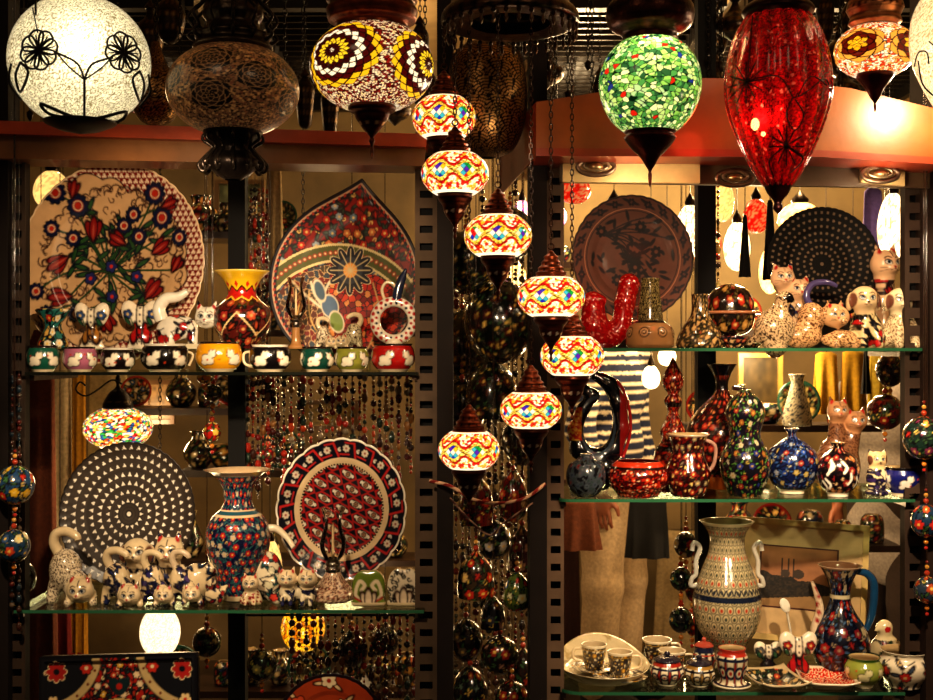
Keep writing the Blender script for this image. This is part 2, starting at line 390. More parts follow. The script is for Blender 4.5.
upright(415, 437, .03, 'slotted brown metal upright at the right end of the left shelves', ph=.012)
upright(547, 564, .03, 'slotted metal upright at the left end of the right shelves', col='#5a4636')
upright(905, 926, .03, 'slotted dark metal upright at the right end of the right shelves', col='#3c2c22')
# headers
def poly_board(name, pts, Y0, Y1, parent, col, mat=WOODM):
    """pts px polygon seen at Y0, extruded back to Y1"""
    a = [P(x, y, Y0) for x, y in pts]; n = len(a); V = [tuple(p) for p in a] + [(p.x, Y1, p.z) for p in a]
    me = bpy.data.meshes.new(name); me.from_pydata(V, [], [list(range(n))[::-1], list(range(n, 2 * n))] + [[i, (i + 1) % n, n + (i + 1) % n, n + i] for i in range(n)])
    at = me.color_attributes.new('Col', 'FLOAT_COLOR', 'POINT')
    for i in range(2 * n): at.data[i].color = (*C(col), 1)
    me.materials.append(mat); o = bpy.data.objects.new(name, me); COL.objects.link(o); o.parent = parent; return o
h = thing('display_header', 'orange-brown wooden header board over the left shelves', 'header')
poly_board('top_rail', [(-20, 120), (428, 134), (426, 147), (-20, 133)], -.06, .1, h, '#b4441a')
poly_board('fascia', [(-20, 132), (426, 146), (424, 166), (-20, 158)], -.03, .1, h, '#84552c')
h = thing('display_header', 'wide angled red-brown header box over the right shelves', 'header')
poly_board('fascia', [(536, 102), (600, 92), (700, 78), (770, 79), (850, 88), (950, 112), (950, 158), (820, 150), (536, 148)], -.14, .2, h, '#824418')
poly_board('bottom_rail', [(536, 148), (820, 150), (950, 158), (950, 165), (820, 157), (536, 156)], -.155, .2, h, '#842e16')
# receding left wing
w0 = [P(536, 102, -.14), P(536, 156, -.14)]; m = MB()
V = [tuple(w0[0]), tuple(w0[1]), (wx(500, .35), .35, wz(196, .35)), (wx(500, .35), .35, wz(140, .35))]
V += [(x, y + .03, z) for x, y, z in V]
m.add(V, [(0, 1, 2, 3), (7, 6, 5, 4), (0, 4, 5, 1), (2, 6, 7, 3), (1, 5, 6, 2), (0, 3, 7, 4)], col=C('#8a3012')); m.build('side_wing', WOODM, h)
poly_board('lower_panel', [(560, 154), (930, 154), (930, 188), (560, 182)], -.02, .0, h, '#5c4630')
for i, (a, b, tt) in enumerate(((563, 700, 'left'), (862, 905, 'right'))):
    poly_board('reflection_panel', [(a, 157), (b, 157), (b, 186 if i else 183), (a, 182)], -.04, -.021, h, '#e0bf84')  # cream colour stands in for the downlights reflected in the panel
def spotlight(px, py, label):
    t = thing('recessed_spotlight', label, 'spotlight', P(px, py, -.06)); m = MB(); c = C('#8a7460')
    m.torus((0, 0, 0), .045, .006, 'y', 24, 6, c, 1, .42); m.torus((0, -.002, .004), .03, .004, 'y', 20, 6, C('#b09c80'), 1, .4); m.build('ring', MET, t, smooth=True)
    m = MB(); m.ball((0, 0, 0), .02, 10, C('#c8a878'), .5); m.build('lamp', MET, t, smooth=True)
spotlight(596, 167, 'flat chrome ringed spotlight under the header, behind the green lamp finial')
spotlight(735, 178, 'flat chrome ringed spotlight under the header beside the red lamp tip')
spotlight(880, 174, 'flat chrome ringed spotlight on the pale panel at the right end of the header')
# glass shelves
ZS = {'LU': 1.445, 'LL': wz(610, 0), 'RU': wz(348, 0), 'RM': wz(499, 0), 'RL': wz(692, 0)}
def shelf(k, px0, px1, label, dep=.36, cut=0):
    x0, x1, z = wx(px0, 0), wx(px1, 0), ZS[k]; t = thing('glass_shelf', label, 'shelf', (0, 0, z))
    if cut: pts = [(x0 + cut * (1 - math.cos(a)), cut * (1 - math.sin(a)) ) for a in np.linspace(0, PI / 2, 8)]
    else: pts = [(x0, 0)]
    pts = pts + [(x1, 0), (x1, dep), (x0, dep)]
    n = len(pts); V = [(x, y, -.008) for x, y in pts] + [(x, y, 0) for x, y in pts]; me = bpy.data.meshes.new('pane')
    me.from_pydata(V, [], [list(range(n))[::-1], list(range(n, 2 * n))] + [[i, (i + 1) % n, n + (i + 1) % n, n + i] for i in range(n)])
    me.materials.append(GLS); o = bpy.data.objects.new('pane', me); COL.objects.link(o); o.parent = t
    m = MB()
    f = [(x, y) for x, y in pts[:-2]]
    for a, b in zip(f[:-1], f[1:]): m.bar((a[0], a[1] - .001, -.004), (b[0], b[1] - .001, -.004), .0025, .008)
    m.build('polished_edge', GEK if k == 'LU' else GED, t)
    for x in (x0 + .01, x1 - .01): m = MB(); m.box(x - .006, x + .006, .02, dep, -.022, -.009, C('#3a2c22')); m.build('bracket', MET, t)
    return t
shelf('LU', 25, 418, 'upper left glass shelf carrying a row of small pots')
shelf('LL', 14, 424, 'lower left glass shelf carrying ceramic cats and a blue vase')
shelf('RU', 566, 922, 'upper right glass shelf carrying ceramic dogs and cats')
shelf('RM', 560, 915, 'middle right glass shelf carrying round painted vases', .36, .03)
shelf('RL', 560, 905, 'lowest right glass shelf carrying coffee cups and a tall jug', .4, .06)
# ================= light
SC.world = bpy.data.worlds.new('night'); SC.world.use_nodes = True
bg = SC.world.node_tree.nodes['Background']; bg.inputs[0].default_value = (.9, .6, .38, 1); bg.inputs[1].default_value = .07
def lamp(kind, loc, e, col=(1, .74, .46), size=.03, tgt=None, ang=60, blend=.6):
    l = bpy.data.lights.new(kind, kind); l.energy = e; l.color = col
    if kind == 'AREA': l.size = size
    else: l.shadow_soft_size = size
    if kind == 'SPOT': l.spot_size = math.radians(ang); l.spot_blend = blend
    o = bpy.data.objects.new(kind.lower() + '_light', l); COL.objects.link(o); o.location = loc
    if tgt is not None: o.rotation_euler = (Vector(tgt) - Vector(loc)).to_track_quat('-Z', 'Y').to_euler()
    return o
W1 = (1, .78, .52)
lamp('SPOT', (wx(190, -1.1), -1.1, 1.83), 62, W1, .02, (wx(150, 0), .15, 1.58), 48)
lamp('SPOT', (wx(340, -1.1), -1.1, 1.83), 38, W1, .02, (wx(345, 0), .15, 1.58), 40)
lamp('SPOT', (wx(90, 0), -.9, 1.75), 44, W1, .02, (wx(130, 0), .1, .85), 50)
lamp('SPOT', (wx(330, 0), -1.0, 1.75), 32, W1, .02, (wx(320, 0), .15, .95), 48)
lamp('SPOT', (wx(840, -1.), -1.0, 1.84), 58, W1, .02, (wx(850, 0), .15, 1.5), 44)
lamp('SPOT', (wx(650, -1.), -1.1, 1.82), 22, (1, .70, .45), .025, (wx(650, 0), .15, 1.4), 50)
lamp('SPOT', (wx(800, 0), -1.0, 1.8), 78, W1, .025, (wx(780, 0), .1, .8), 58)
lamp('SPOT', (wx(620, 0), -.9, 1.6), 22, W1, .02, (wx(640, 0), .1, .7), 50)
lamp('POINT', (wx(640, -.14), -.13, wz(190, -.13)), 1.0, W1, .02)
lamp('POINT', (wx(884, -.14), -.13, wz(192, -.13)), 1.0, W1, .02)
for x in (-1.4, -.5, .5, 1.4): lamp('POINT', (x, 1.9, 2.82), 14, (1, .75, .42), .05)  # added above the lattice so its slats show, no fixtures
lamp('POINT', (1.3, 2.2, 2.1), 45, (1, .75, .40), .08)  # added to brighten the back wall
lamp('POINT', (.5, 2.4, 2.2), 14, (1, .75, .40), .08)
lamp('POINT', (-.9, -2.0, 2.9), 9, (1, .72, .45), .25)
lamp('POINT', (.9, -2.2, 2.8), 9, (1, .72, .45), .25)  # soft ambient fill added from the camera side
lamp('POINT', (wx(934, -.3), -.30, 2.09), 11, (1, .82, .5), .035)
lamp('POINT', (wx(712, -.3), -.28, wz(125, -.3)), .7, (1, .06, .02), .04)  # added red light that tints the header, no fixture of its own
# shop interior: added point lights without fixtures
for x, y, z, e in ((1.25, 1.5, 2.3, 60), (-1.15, .95, 1.15, 3.5), (-1.0, 1.0, .7, 2.5), (.75, 1.7, 1.95, 22), (1.1, 1.5, 1.5, 15), (.75, 1.3, 1.0, 9), (1.3, 1.6, .6, 8), (-1.3, 1.8, 1.2, 7), (-.6, 2.0, 1.9, 4), (-1.5, 1.6, 2.4, 6), (.5, 1.8, 2.55, 12), (-.5, 1.9, .5, 4), (1.7, 2., 1.5, 12), (0,2.1,1.2,3)):
    lamp('POINT', (x, y, z), e, (1, .70, .36), .08)

lamp('POINT', (wx(515, -.3), -.32, wz(150, -.32)), .8, W1, .04)  # added fill for the light the pendant shells hold back, no fixture
# ================= hanging lamps
def chain_mesh(m, p0, p1, r=.004, w=.0013, col='#3a2418'):
    p0 = np.array(p0, float); p1 = np.array(p1, float); L = np.linalg.norm(p1 - p0); n = max(2, int(L / (r * 3.0))); c = C(col)
    d = (p1 - p0) / L; u = np.cross(d, (0, 1., 0)); u /= np.linalg.norm(u); v = np.cross(d, u)
    for i in range(n):
        o = p0 + (p1 - p0) * (i + .5) / n; q = u if i % 2 else v
        a = np.linspace(0, 2 * PI, 8, endpoint=False)
        pts = [o + d * math.cos(t) * r * 2 + q * math.sin(t) * r * .9 for t in a]; m.tube(pts, w, 4, c, 1, True)
TOP = 2.9
def cuts(base, hole, n, rows, lo=0, hi=1):
    """pierced metal look: rows of small cut-outs painted dark, or pale as if lamplit"""
    def f(X, Y, W, L, V):
        b = C(base); a = np.tile(b, (len(X), 1)); u = X / W; t = Y / L
        a *= (.7 + .6 * (np.abs((t * 9) % 1 - .5) < .3))[:, None]
        h = C(hole)
        for r in rows:
            d = np.abs((u * n) % 1 - .5) / .28 + np.abs(t - r) / .05
            a[d < 1] = h
        return a
    return f
def scale_px(prof, k): return [(r * k, z * k) for r, z in prof]
def globe_prof(rx, ry, cut=.30, cb=None):
    cb = cb if cb is not None else cut; a0 = -PI / 2 + cb; a1 = PI / 2 - cut
    return [(rx * math.cos(a), ry * math.sin(a)) for a in np.linspace(a0, a1, 24)]
def small_mosaic(ph):
    def f(X, Y, W, L, V):
        u = np.arctan2(V[:, 1], V[:, 0]) / (2 * PI) + ph; y = V[:, 2] / np.abs(V[:, 2]).max(); n = 8; X = u * 60
        w = np.cos(2 * PI * u * n); f1, ed, r, q = vor(X * 1.15, y * 10, 3, 69)
        c = pick(r, ['#fff0d0', '#f0b020', '#c01818', '#f8e8c8', '#fff8e8', '#c83018', '#e8c050']); c[ed < .10] *= .3
        up = .24 + .19 * w; lo = -.24 - .19 * w; red = pick(q, ['#c81010', '#d82418', '#a80c10'])
        m = ((y > up + .10) & (y < up + .25)) | ((y < lo - .10) & (y > lo - .23)); c[m] = red[m]; c[m & (ed < .10)] *= .4
        m = (y <= up + .10) & (y >= lo - .10); bead = pick(hsh(np.floor(X * 2.6), np.floor(y * 22)), ['#f0d050', '#a87818', '#f8e890', '#7a5410', '#e8c840']); c[m] = bead[m]
        k = (u * n + .5) % 1 - .5; eye = np.floor(u * n + .5) % n; A = k * 27 + y * 20; B = k * 27 - y * 20; ia = np.floor(A / 6.5 + .5); ib = np.floor(B / 6.5 + .5); fa = np.abs(A / 6.5 + .5 - ia - .5); fb = np.abs(B / 6.5 + .5 - ib - .5)
        ins = (y < up - .09) & (y > lo + .09); hh = hsh(ia * 3 + eye * 7, ib * 5 + eye * 3, 2.); wt = pick(hh, ['#fff4dc', '#fff8e8', '#f4e4b0']); c[ins] = wt[ins]
        jw = pick(hh, ['#1c28b0', '#d01818', '#fff0d8', '#18903c', '#5020a8', '#e8b818', '#38a8c0', '#c81818']); m = ins & (np.abs(ia) <= 1) & (np.abs(ib) <= 1) & (np.abs(ia + ib) < 2); c[m] = jw[m]; c[ins & ((fa > .42) | (fb > .42))] *= .35
        m = (np.abs(y - up - .10) < .02) | (np.abs(y - lo + .10) < .02) | (np.abs(y - up + .09) < .014) | (np.abs(y - lo - .09) < .014); c[m] *= .3
        m = y < -.88; c[m] = C('#fff6e0'); c[y > .94] = C('#fff0d0')
        return c
    return f
CAPP = [(17, 0), (17.5, 2), (15, 3), (16, 6), (13, 8), (13.5, 11), (10, 14), (10, 17), (7, 20), (7.5, 23), (4, 26), (2, 29), (.5, 30)]
BASP = [(.5, -46), (1.8, -43), (1, -40), (2.5, -37), (1.5, -34), (4, -29), (8, -24), (11, -18), (12.5, -12), (15, -9), (17.5, -5), (17, -2), (18, 0)]
def small_lamp(px, py, Y, rx, ry, ph, ringx, label, hasbase=1):
    s = S(Y); c = P(px, py, Y); t = thing('mosaic_pendant_lamp', label, 'hanging lamp', c, 0, 'small lit mosaic pendants')
    g = lathe('glass_globe', scale_px(globe_prof(rx, ry, .62, .62), s), LITS, t, small_mosaic(ph), 200, 90)
    z = ry * math.sin(PI / 2 - .62)
    cp = lathe('cap', [(r * s * .98, (q * .95 + z - 1) * s) for r, q in CAPP], MET, t, cuts('#70351c', '#1a0c06', 10, (.3, .5)), 40, 40, sm=False)
    lathe('base_cup', [(r * s, (q - z + 1) * s) for r, q in BASP], MET, t, cuts('#4a2214', '#f0e4d0', 9, (.6,)), 40, 50)  # pale holes paint the lamplight showing through
    m = MB(); m.torus((0, 0, (z + 31) * s), 3 * s, .8 * s, 'y', 10, 5, C('#3a2014')); m.build('hanging_ring', MET, cp, smooth=True); m = MB(); chain_mesh(m, (0, 0, (z + 33) * s), (0, 0, RINGZ - c.z), .0042)
    m.build('chain', MET, t, smooth=True)
    lamp('POINT', (c.x, c.y, c.z), .15, (1, .8, .5), .02)
RINGZ = wz(22, -.35)
SL = [(444, 118, -.18, 32, 25, .02, 'small lit mosaic pendant, topmost, partly hidden behind the next one'),
      (455, 174, -.42, 34, 25, .07, 'small lit mosaic pendant second from the top of the spiral'),
      (498, 236, -.47, 34, 25, .0, 'small lit mosaic pendant third down, left of the pale purple lights'),
      (551, 297, -.45, 34, 24, .05, 'small lit mosaic pendant fourth down, beside the red ceramic jug'),
      (572, 356, -.28, 32, 24, .11, 'small lit mosaic pendant half tucked behind, above the black swan jug'),
      (531, 410, -.34, 31, 22, .03, 'small lit mosaic pendant second lowest of the spiral, in front of the post'),
      (469, 450, -.30, 31, 23, .085, 'small lit mosaic pendant hanging lowest of the spiral')]
for a in SL: small_lamp(a[0], a[1], a[2], a[3], a[4], a[5], 0, a[6])
# chandelier crown
c = P(510, 22, -.35); s = S(-.35); t = thing('chandelier_crown', 'dark pierced metal crown ring from which the small mosaic lamps hang', 'chandelier', c)
lathe('crown_ring', [(r * s, z * s) for r, z in [(40, -2), (66, -3), (69, 4), (66, 10), (60, 16), (55, 30), (30, 34), (10, 44), (2, 46)]], MET, t, cuts('#3c2a1e', '#050303', 28, (.25, .45)), 80, 50)
m = MB()
for i in range(34):
    a = i / 34 * 2 * PI; x, y = math.cos(a) * 66 * s, math.sin(a) * 66 * s; m.ball((x, y, -.012), .006, 6, C('#2a1c14')); m.lathe([(.0005, -.04), (.005, -.03), (.002, -.018), (.001, -.01)], 6, None, (x, y, 0), C('#4a3424'))
m.build('fringe', MET, t, smooth=True)
m = MB(); chain_mesh(m, (0, 0, 46 * s), (0, 0, TOP - c.z), .007, .002); m.build('chain', MET, t, smooth=True)
# --- white crackle globe
def lamp_root(name, label, px, py, Y, cat='hanging lamp'): return thing(name, label, cat, P(px, py, Y), -math.atan2(wx(px, Y), Y + 3))
def topchain(t, z, r=.006, x=0, y=0, n='chain'):
    m = MB(); chain_mesh(m, (x, y, z), (x, y, TOP - t.location.z), r, r * .3, '#1c120c'); m.build(n, MET, t, smooth=True)
Y = -.7; s = S(Y); t = lamp_root('globe_pendant_lamp', 'large glowing white crackled globe with black wire flowers, top left', 80, 62, Y)
def crackle(c0, c1, sc):
    def f(X, Y, W, L, V):
        f1, e, r, q = vor(X / W * sc * 4, Y / L * sc * 1.6, 2, sc * 4); f2, e2, r2, _ = vor(X / W * sc * 1.5 * 4, Y / L * sc * 1.5 * 1.6, 5, sc * 6)
        c = C(c0) * (.78 + .35 * r[:, None]); c[(e < .10) | (e2 < .08)] = C(c1); return c
    return f
lathe('glass_globe', scale_px(globe_prof(69, 66, .25, .3), s), WHT, t, crackle('#f4ecd0', '#8a7c58', 26), 360, 180)
def on_glb(dx, dz, rx=69.5, ry=66.5, lift=1.0):
    dz = dz * .95 - 13 * (1 - (dz / 67) ** 2)
    k = 1 - (dx / rx) ** 2 - (dz / ry) ** 2; y = -rx * math.sqrt(max(k, 0.0)) - lift; return (dx * s, y * s, dz * s)
def wire(m, pts, w, f=on_glb, col='#0a0a0a', sm=4, n=6):
    q = catmull(pts, sm); m.tube([f(a, b) for a, b in q], w, n, C(col), 1)
m = MB(); bk = .0016
for cx, cz, up in ((-37, 8, 0), (40, 12, 0)):
    for i in range(8):
        a = i * PI / 4 + .2; L = 19; ca, sa = math.cos(a), math.sin(a)
        pe = [(0, 0), (.45, .30), (.8, .36), (1, 0), (.8, -.36), (.45, -.30), (0, 0)]
        wire(m, [(cx + L * (p * ca - q * sa) * .9, cz + L * (p * sa + q * ca)) for p, q in pe], bk * 1.3)
        wire(m, [(cx + L * .2 * ca, cz + L * .2 * sa), (cx + L * .75 * ca, cz + L * .75 * sa)], bk * .8)
for sg in (-1, 1):
    wire(m, [(4, -20), (4 + sg * 6, -5), (4 + sg * 20, 3), (4 + sg * 26, 5)], bk * 1.4); wire(m, [(4, -20), (4 + sg * 14, -8), (4 + sg * 24, 4)], bk)
    wire(m, [(1 + sg * 55, -1), (1 + sg * 60, -12), (1 + sg * 56, -28), (1 + sg * 48, -12), (1 + sg * 55, -1)], bk * 1.6)
    wire(m, [(1 + sg * 64, 0), (1 + sg * 67, -14), (1 + sg * 56, -34)], bk * 1.6)
    wire(m, [(4, -66), (4 + sg * 20, -57), (4 + sg * 40, -45), (4 + sg * 32, -57), (4 + sg * 12, -64)], bk * 2.2)
wire(m, [(4, -20), (4, -40), (4, -63)], bk * 1.5)
m.build('wire_flowers', BLK, t, smooth=True)
m = MB(); m.lathe([(r * s, z * s) for r, z in [(.5, -72), (20, -68), (34, -62), (36, -60), (20, -63), (4, -64)]], 30, 6, col=C('#080808')); m.build('base_cup', BLK, t, smooth=True)
m = MB(); m.lathe([(r * s, z * s) for r, z in [(22, 62), (24, 66), (14, 72), (6, 80), (1, 84)]], 24, 6, col=C('#201812')); m.build('cap', MET, t, smooth=True)
topchain(t, 84 * s, .007); m = MB(); q = on_glb(-40, 28); m.tube([on_glb(-38, 24), (q[0] - .004, q[1] - .03, q[2] + .03)], .0012, 5, C('#101010'))
chain_mesh(m, (-.075, -.15, 25 * s), (-.075, -.15, TOP - t.location.z), .007, .0018, '#101010'); m.build('side_chain', MET, t, smooth=True)
lamp('POINT', (t.location.x + .03, t.location.y - .092, t.location.z + .0), 0.42, (1, .92, .72), .018)
lamp('POINT', (t.location.x - .0, t.location.y, t.location.z - .02), .12, (1, .82, .5), .03)
# --- star mosaics
def rosettes(dirs, nring, wid, petals, ringcols, bgc, grout='#180808', spk=30, gr=.14):
    def f(X, Y, W, L, V):
        rr = np.abs(V).max(); d = V / np.array([np.abs(V[:, 0]).max(), np.abs(V[:, 1]).max(), np.abs(V[:, 2]).max() * 1.02]); d /= np.linalg.norm(d, axis=1)[:, None] + 1e-9
        f1, e, r, q = vor(X / W * spk * 4, Y / L * spk * 1.6, 4, spk * 4); c = pick(r, bgc); c[e < gr] = C(grout)
        for dv in dirs:
            dv = np.array(dv, float); dv /= np.linalg.norm(dv); a = np.arccos(np.clip(d @ dv, -1, 1))
            e1 = np.cross(dv, (0, 0, 1.)); e1 /= np.linalg.norm(e1); e2 = np.cross(e1, dv); th = np.arctan2(d @ e2, d @ e1) / (2 * PI) * petals
            best = np.zeros(len(a), int)
            m = a < nring * wid; k = a / wid
            # diamonds in a staggered polar lattice
            p = k + 0; A = p + th * 1.0; B = p - th * 1.0; ia, ib = np.floor(A), np.floor(B); fa, fb = A - ia, B - ib
            ring = np.clip(((ia + ib + 1) / 2 + .5).astype(int), 0, len(ringcols) - 1); ed = np.minimum.reduce([fa, 1 - fa, fb, 1 - fb])
            cc = np.array([C(x) for x in ringcols])[ring]; cc[ed < .09] = C(grout)
            m &= ring < nring; c[m] = cc[m]
        return c
    return f
Y = -.62; s = S(Y); t = lamp_root('star_mosaic_lamp', 'lit mosaic globe with black, white and yellow sunburst stars', 372, 67, Y)
lathe('glass_globe', scale_px(globe_prof(62, 46, .55, .5), s), LIT, t, rosettes([(-.60, -.76, .10), (.90, -.42, -.05), (-.2, .9, .1), (-.99, .4, 0)], 7, .13, 15, ['#fff4dc', '#3a0808', '#f0d030', '#3a0808', '#fff4dc', '#4a0c0c', '#f0c020', '#5a1010', '#f0c020', '#f4e0b0'], ['#6a1410', '#f0e0c0', '#8a1c14', '#f4d8a0', '#4a0c0c', '#d8c0a0'], spk=34), 420, 200)
lathe('cap', [(r * s, z * s) for r, z in [(36, 36), (36, 42), (44, 46), (46, 56), (42, 62), (46, 66), (40, 76), (20, 90), (4, 96)]], MET, t, cuts('#6a3018', '#1a0c06', 30, (.35,)), 60, 50, sm=False)
lathe('finial', [(r * s, z * s) for r, z in [(.5, -92), (1.8, -86), (1.5, -78), (3, -74), (2, -70), (9, -62), (16, -52), (18, -47), (23, -44), (24, -40), (22, -38)]], MET, t, cuts('#4a2010', '#e8c8a0', 8, (.62,)), 40, 50)
topchain(t, 94 * s); lamp('POINT', (t.location.x, Y, t.location.z), .3, (1, .82, .55), .025)
# --- dark mosaic lamp
Y = -.6; s = S(Y); t = lamp_root('dark_mosaic_lamp', 'unlit smoky brown mosaic globe in ornate pierced metal, left of centre', 233, 90, Y)
lathe('glass_globe', scale_px(globe_prof(66, 47, .55, .45), s), base_mat('smoky_mosaic', rough=.3, coat=.3, bump=.6, bscale=110, emit=None, es=.09), t, rosettes([(.35, -.93, .05), (-.35, -.93, .45), (-.35, -.93, -.4), (-.9, -.4, .1), (.85, -.5, .4), (.9, -.45, -.4), (-.95, .3, 0)], 4, .10, 6, ['#1c1410', '#120e0c', '#3a281c', '#0c0a09', '#f0b850'], ['#6c4630', '#8a5438', '#4c3020', '#a87448', '#2c1c14', '#d8a060'], grout='#a87c50', spk=34, gr=.12), 360, 180)  # faint glow put in so the tiles show though the lamp is unlit
def ornate(m, prof, n, col, k=1.0):
    m.lathe(prof, 40, 30, col=col, sm=True)
lathe('crown', [(r * s, z * s) for r, z in [(34, 38), (40, 42), (36, 48), (38, 54), (30, 58), (26, 66), (30, 74), (28, 86), (32, 96), (20, 110), (4, 120)]], MET, t, cuts('#3a3028', '#0a0806', 24, (.2, .4, .6, .75)), 60, 60)
m = MB()
for i in range(12):
    a = i * PI / 6; ca, sa = math.cos(a), math.sin(a)
    m.tube([(ca * r * s, sa * r * s, z * s) for r, z in [(24, -40), (30, -50), (20, -58), (28, -68), (34, -76), (30, -82), (26, -78)]], .0035, 6, C('#2e2620')); m.tube([(ca * r * s, sa * r * s, z * s) for r, z in [(30, 44), (44, 52), (38, 60), (44, 72), (30, 86), (38, 96)]], .0035, 6, C('#2e2620'))
    m.ball((ca * 31 * s, sa * 31 * s, -74 * s), .006, 8, C('#3a2e26'))
m.build('filigree_scrolls', MET, t, smooth=True); m = MB(); m.lathe([(r * s, z * s) for r, z in [(8, -90), (20, -82), (26, -72), (18, -62), (24, -50), (30, -42), (28, -36)]], 36, 20, col=C('#28201c'), sm=True)
m.build('lower_cup', MET, t, smooth=True); topchain(t, 118 * s)
# --- green egg
Y = -.55; s = S(Y); t = lamp_root('green_mosaic_lamp', 'lit green mosaic egg lamp in dark copper fittings', 650, 87, Y)
def greens(X, Y, W, L, V):
    f1, e, r, q = vor(X / W * 34, Y / L * 17, 6, 34, 1.); f2, e2, r2, q2 = vor(X / W * 48, Y / L * 24, 8, 48, 1.)
    c = pick(r2 * .5 + r * .5 - .0, ['#34702c', '#649c40', '#90b858', '#bccc80', '#4c8844', '#2c5430', '#b4c890', '#7cac60'])
    rr = hsh(np.round(r2 * 1e4), 1.); m = rr < .025; c[m] = C('#c82010'); m = (rr > .03) & (rr < .05); c[m] = C('#203080'); m = (rr > .05) & (rr < .13); c[m] = C('#f0f0b0')
    c[(e2 < .11)] = C('#082010'); return c
lathe('glass_globe', scale_px([(51 * math.cos(a) * (1 + .06 * math.sin(a)), 53 * math.sin(a)) for a in np.linspace(-1.05, 1.05, 24)], s), LIT, t, greens, 400, 220)
lathe('cap', [(r * s, z * s) for r, z in [(26, 44), (28, 48), (27, 52), (40, 60), (44, 72), (40, 84), (24, 92), (4, 98)]], MET, t, cuts('#3a1c12', '#0c0604', 20, (.5,)), 50, 40)
lathe('finial', [(r * s, z * s) for r, z in [(.5, -100), (1.5, -96), (2, -88), (1.5, -84), (5, -78), (10, -70), (18, -62), (24, -54), (26, -50), (23, -48), (26, -45), (25, -42)]], MET, t, '#4a1e14', 50, 50)
topchain(t, 98 * s); lamp('POINT', (t.location.x, Y - .05, t.location.z + .05), .4, (1, .95, .7), .02)
# --- red crackle egg
Y = -.6; s = S(Y); t = lamp_root('red_glass_lamp', 'large ribbed red crackle glass egg lamp wrapped in wire flowers', 778, 102, Y)
RP = [(6, -92), (14, -84), (26, -66), (38, -40), (48, -12), (52, 12), (50, 40), (44, 64), (36, 80), (28, 88)]
def reds(X, Y, W, L, V):
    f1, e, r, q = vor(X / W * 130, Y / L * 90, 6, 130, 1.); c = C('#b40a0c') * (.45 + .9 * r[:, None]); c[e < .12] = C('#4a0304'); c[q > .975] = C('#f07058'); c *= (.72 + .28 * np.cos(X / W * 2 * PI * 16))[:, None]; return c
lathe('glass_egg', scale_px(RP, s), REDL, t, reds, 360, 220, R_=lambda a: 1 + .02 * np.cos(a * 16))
def on_egg(dx, dz):
    z = np.interp(dz, [p[1] for p in RP], [p[0] for p in RP]); return (dx * s, -math.sqrt(max((z + 1.5) ** 2 - dx * dx, 0)) * s - .002, dz * s)
m = MB()
for cx, cz, L in ((-30, 12, 20), (8, -50, 18)):
    for i in range(12):
        a = i * PI / 6; wire(m, [(cx, cz), (cx + L * math.cos(a) * .9, cz + L * math.sin(a))], .0013, on_egg, '#180404', 3)
for pts in ([(-30, 12), (0, 14), (14, -6), (18, -2)], [(18, -6), (30, 14), (46, 8)], [(14, -6), (8, -22), (16, -36), (24, -22), (16, -8)], [(-46, 6), (-40, 18), (-30, 12)], [(8, -50), (-8, -62), (-4, -78)], [(8, -50), (24, -60), (12, -74)], [(-24, 80), (-26, 50), (-28, 20)], [(18, -6), (30, 2), (44, 14), (50, 4)]): wire(m, pts, .0013, on_egg, '#180404')
m.build('wire_flowers', BLK, t, smooth=True); m = MB(); m.ball((-22 * s, -.03, -24 * s), .0085, 12, None, 1.5); m.ball((-14 * s, -.03, -34 * s), .005, 8); m.build('bulb', HOT, t, smooth=True)
lathe('finial', [(r * s, z * s) for r, z in [(.5, -112), (5, -106), (4, -100), (10, -92), (13, -86), (16, -80)]], MET, t, '#2a0e0c', 40, 30)
lathe('cap', [(r * s, z * s) for r, z in [(30, 84), (36, 90), (30, 98), (10, 108), (2, 112)]], MET, t, '#2a1410', 40, 30); topchain(t, 110 * s)
lamp('POINT', (t.location.x - .045, Y - .068, t.location.z - .045), .45, (1, .7, .5), .015)
# --- amber star lamp
Y = -.55; s = S(Y); t = lamp_root('amber_star_lamp', 'small lit mosaic lamp with a yellow star on brown, top right', 875, 51, Y)
lathe('glass_globe', scale_px(globe_prof(40, 28, .6, .55), s), LIT, t, rosettes([(-.42, -.9, .02), (.9, -.55, 0), (-.98, .3, 0)], 4, .21, 6, ['#f8d030', '#e8b020', '#5a1408', '#e0a040', '#f0c878'], ['#fff0d0', '#fff4dc', '#f4b060', '#d84818'], spk=18), 260, 120)
lathe('cap', [(r * s, z * s) for r, z in [(22, 24), (26, 28), (24, 34), (28, 42), (26, 50), (14, 56), (3, 60)]], MET, t, cuts('#a06a48', '#3a1c10', 22, (.4,)), 50, 40, sm=False)
lathe('finial', [(r * s, z * s) for r, z in [(.5, -62), (1.5, -56), (1.2, -52), (5, -46), (9, -38), (15, -30), (18, -26), (17, -22)]], MET, t, '#4a2018', 40, 40)
topchain(t, 58 * s); lamp('POINT', (t.location.x, Y, t.location.z), .15, (1, .8, .5), .02)
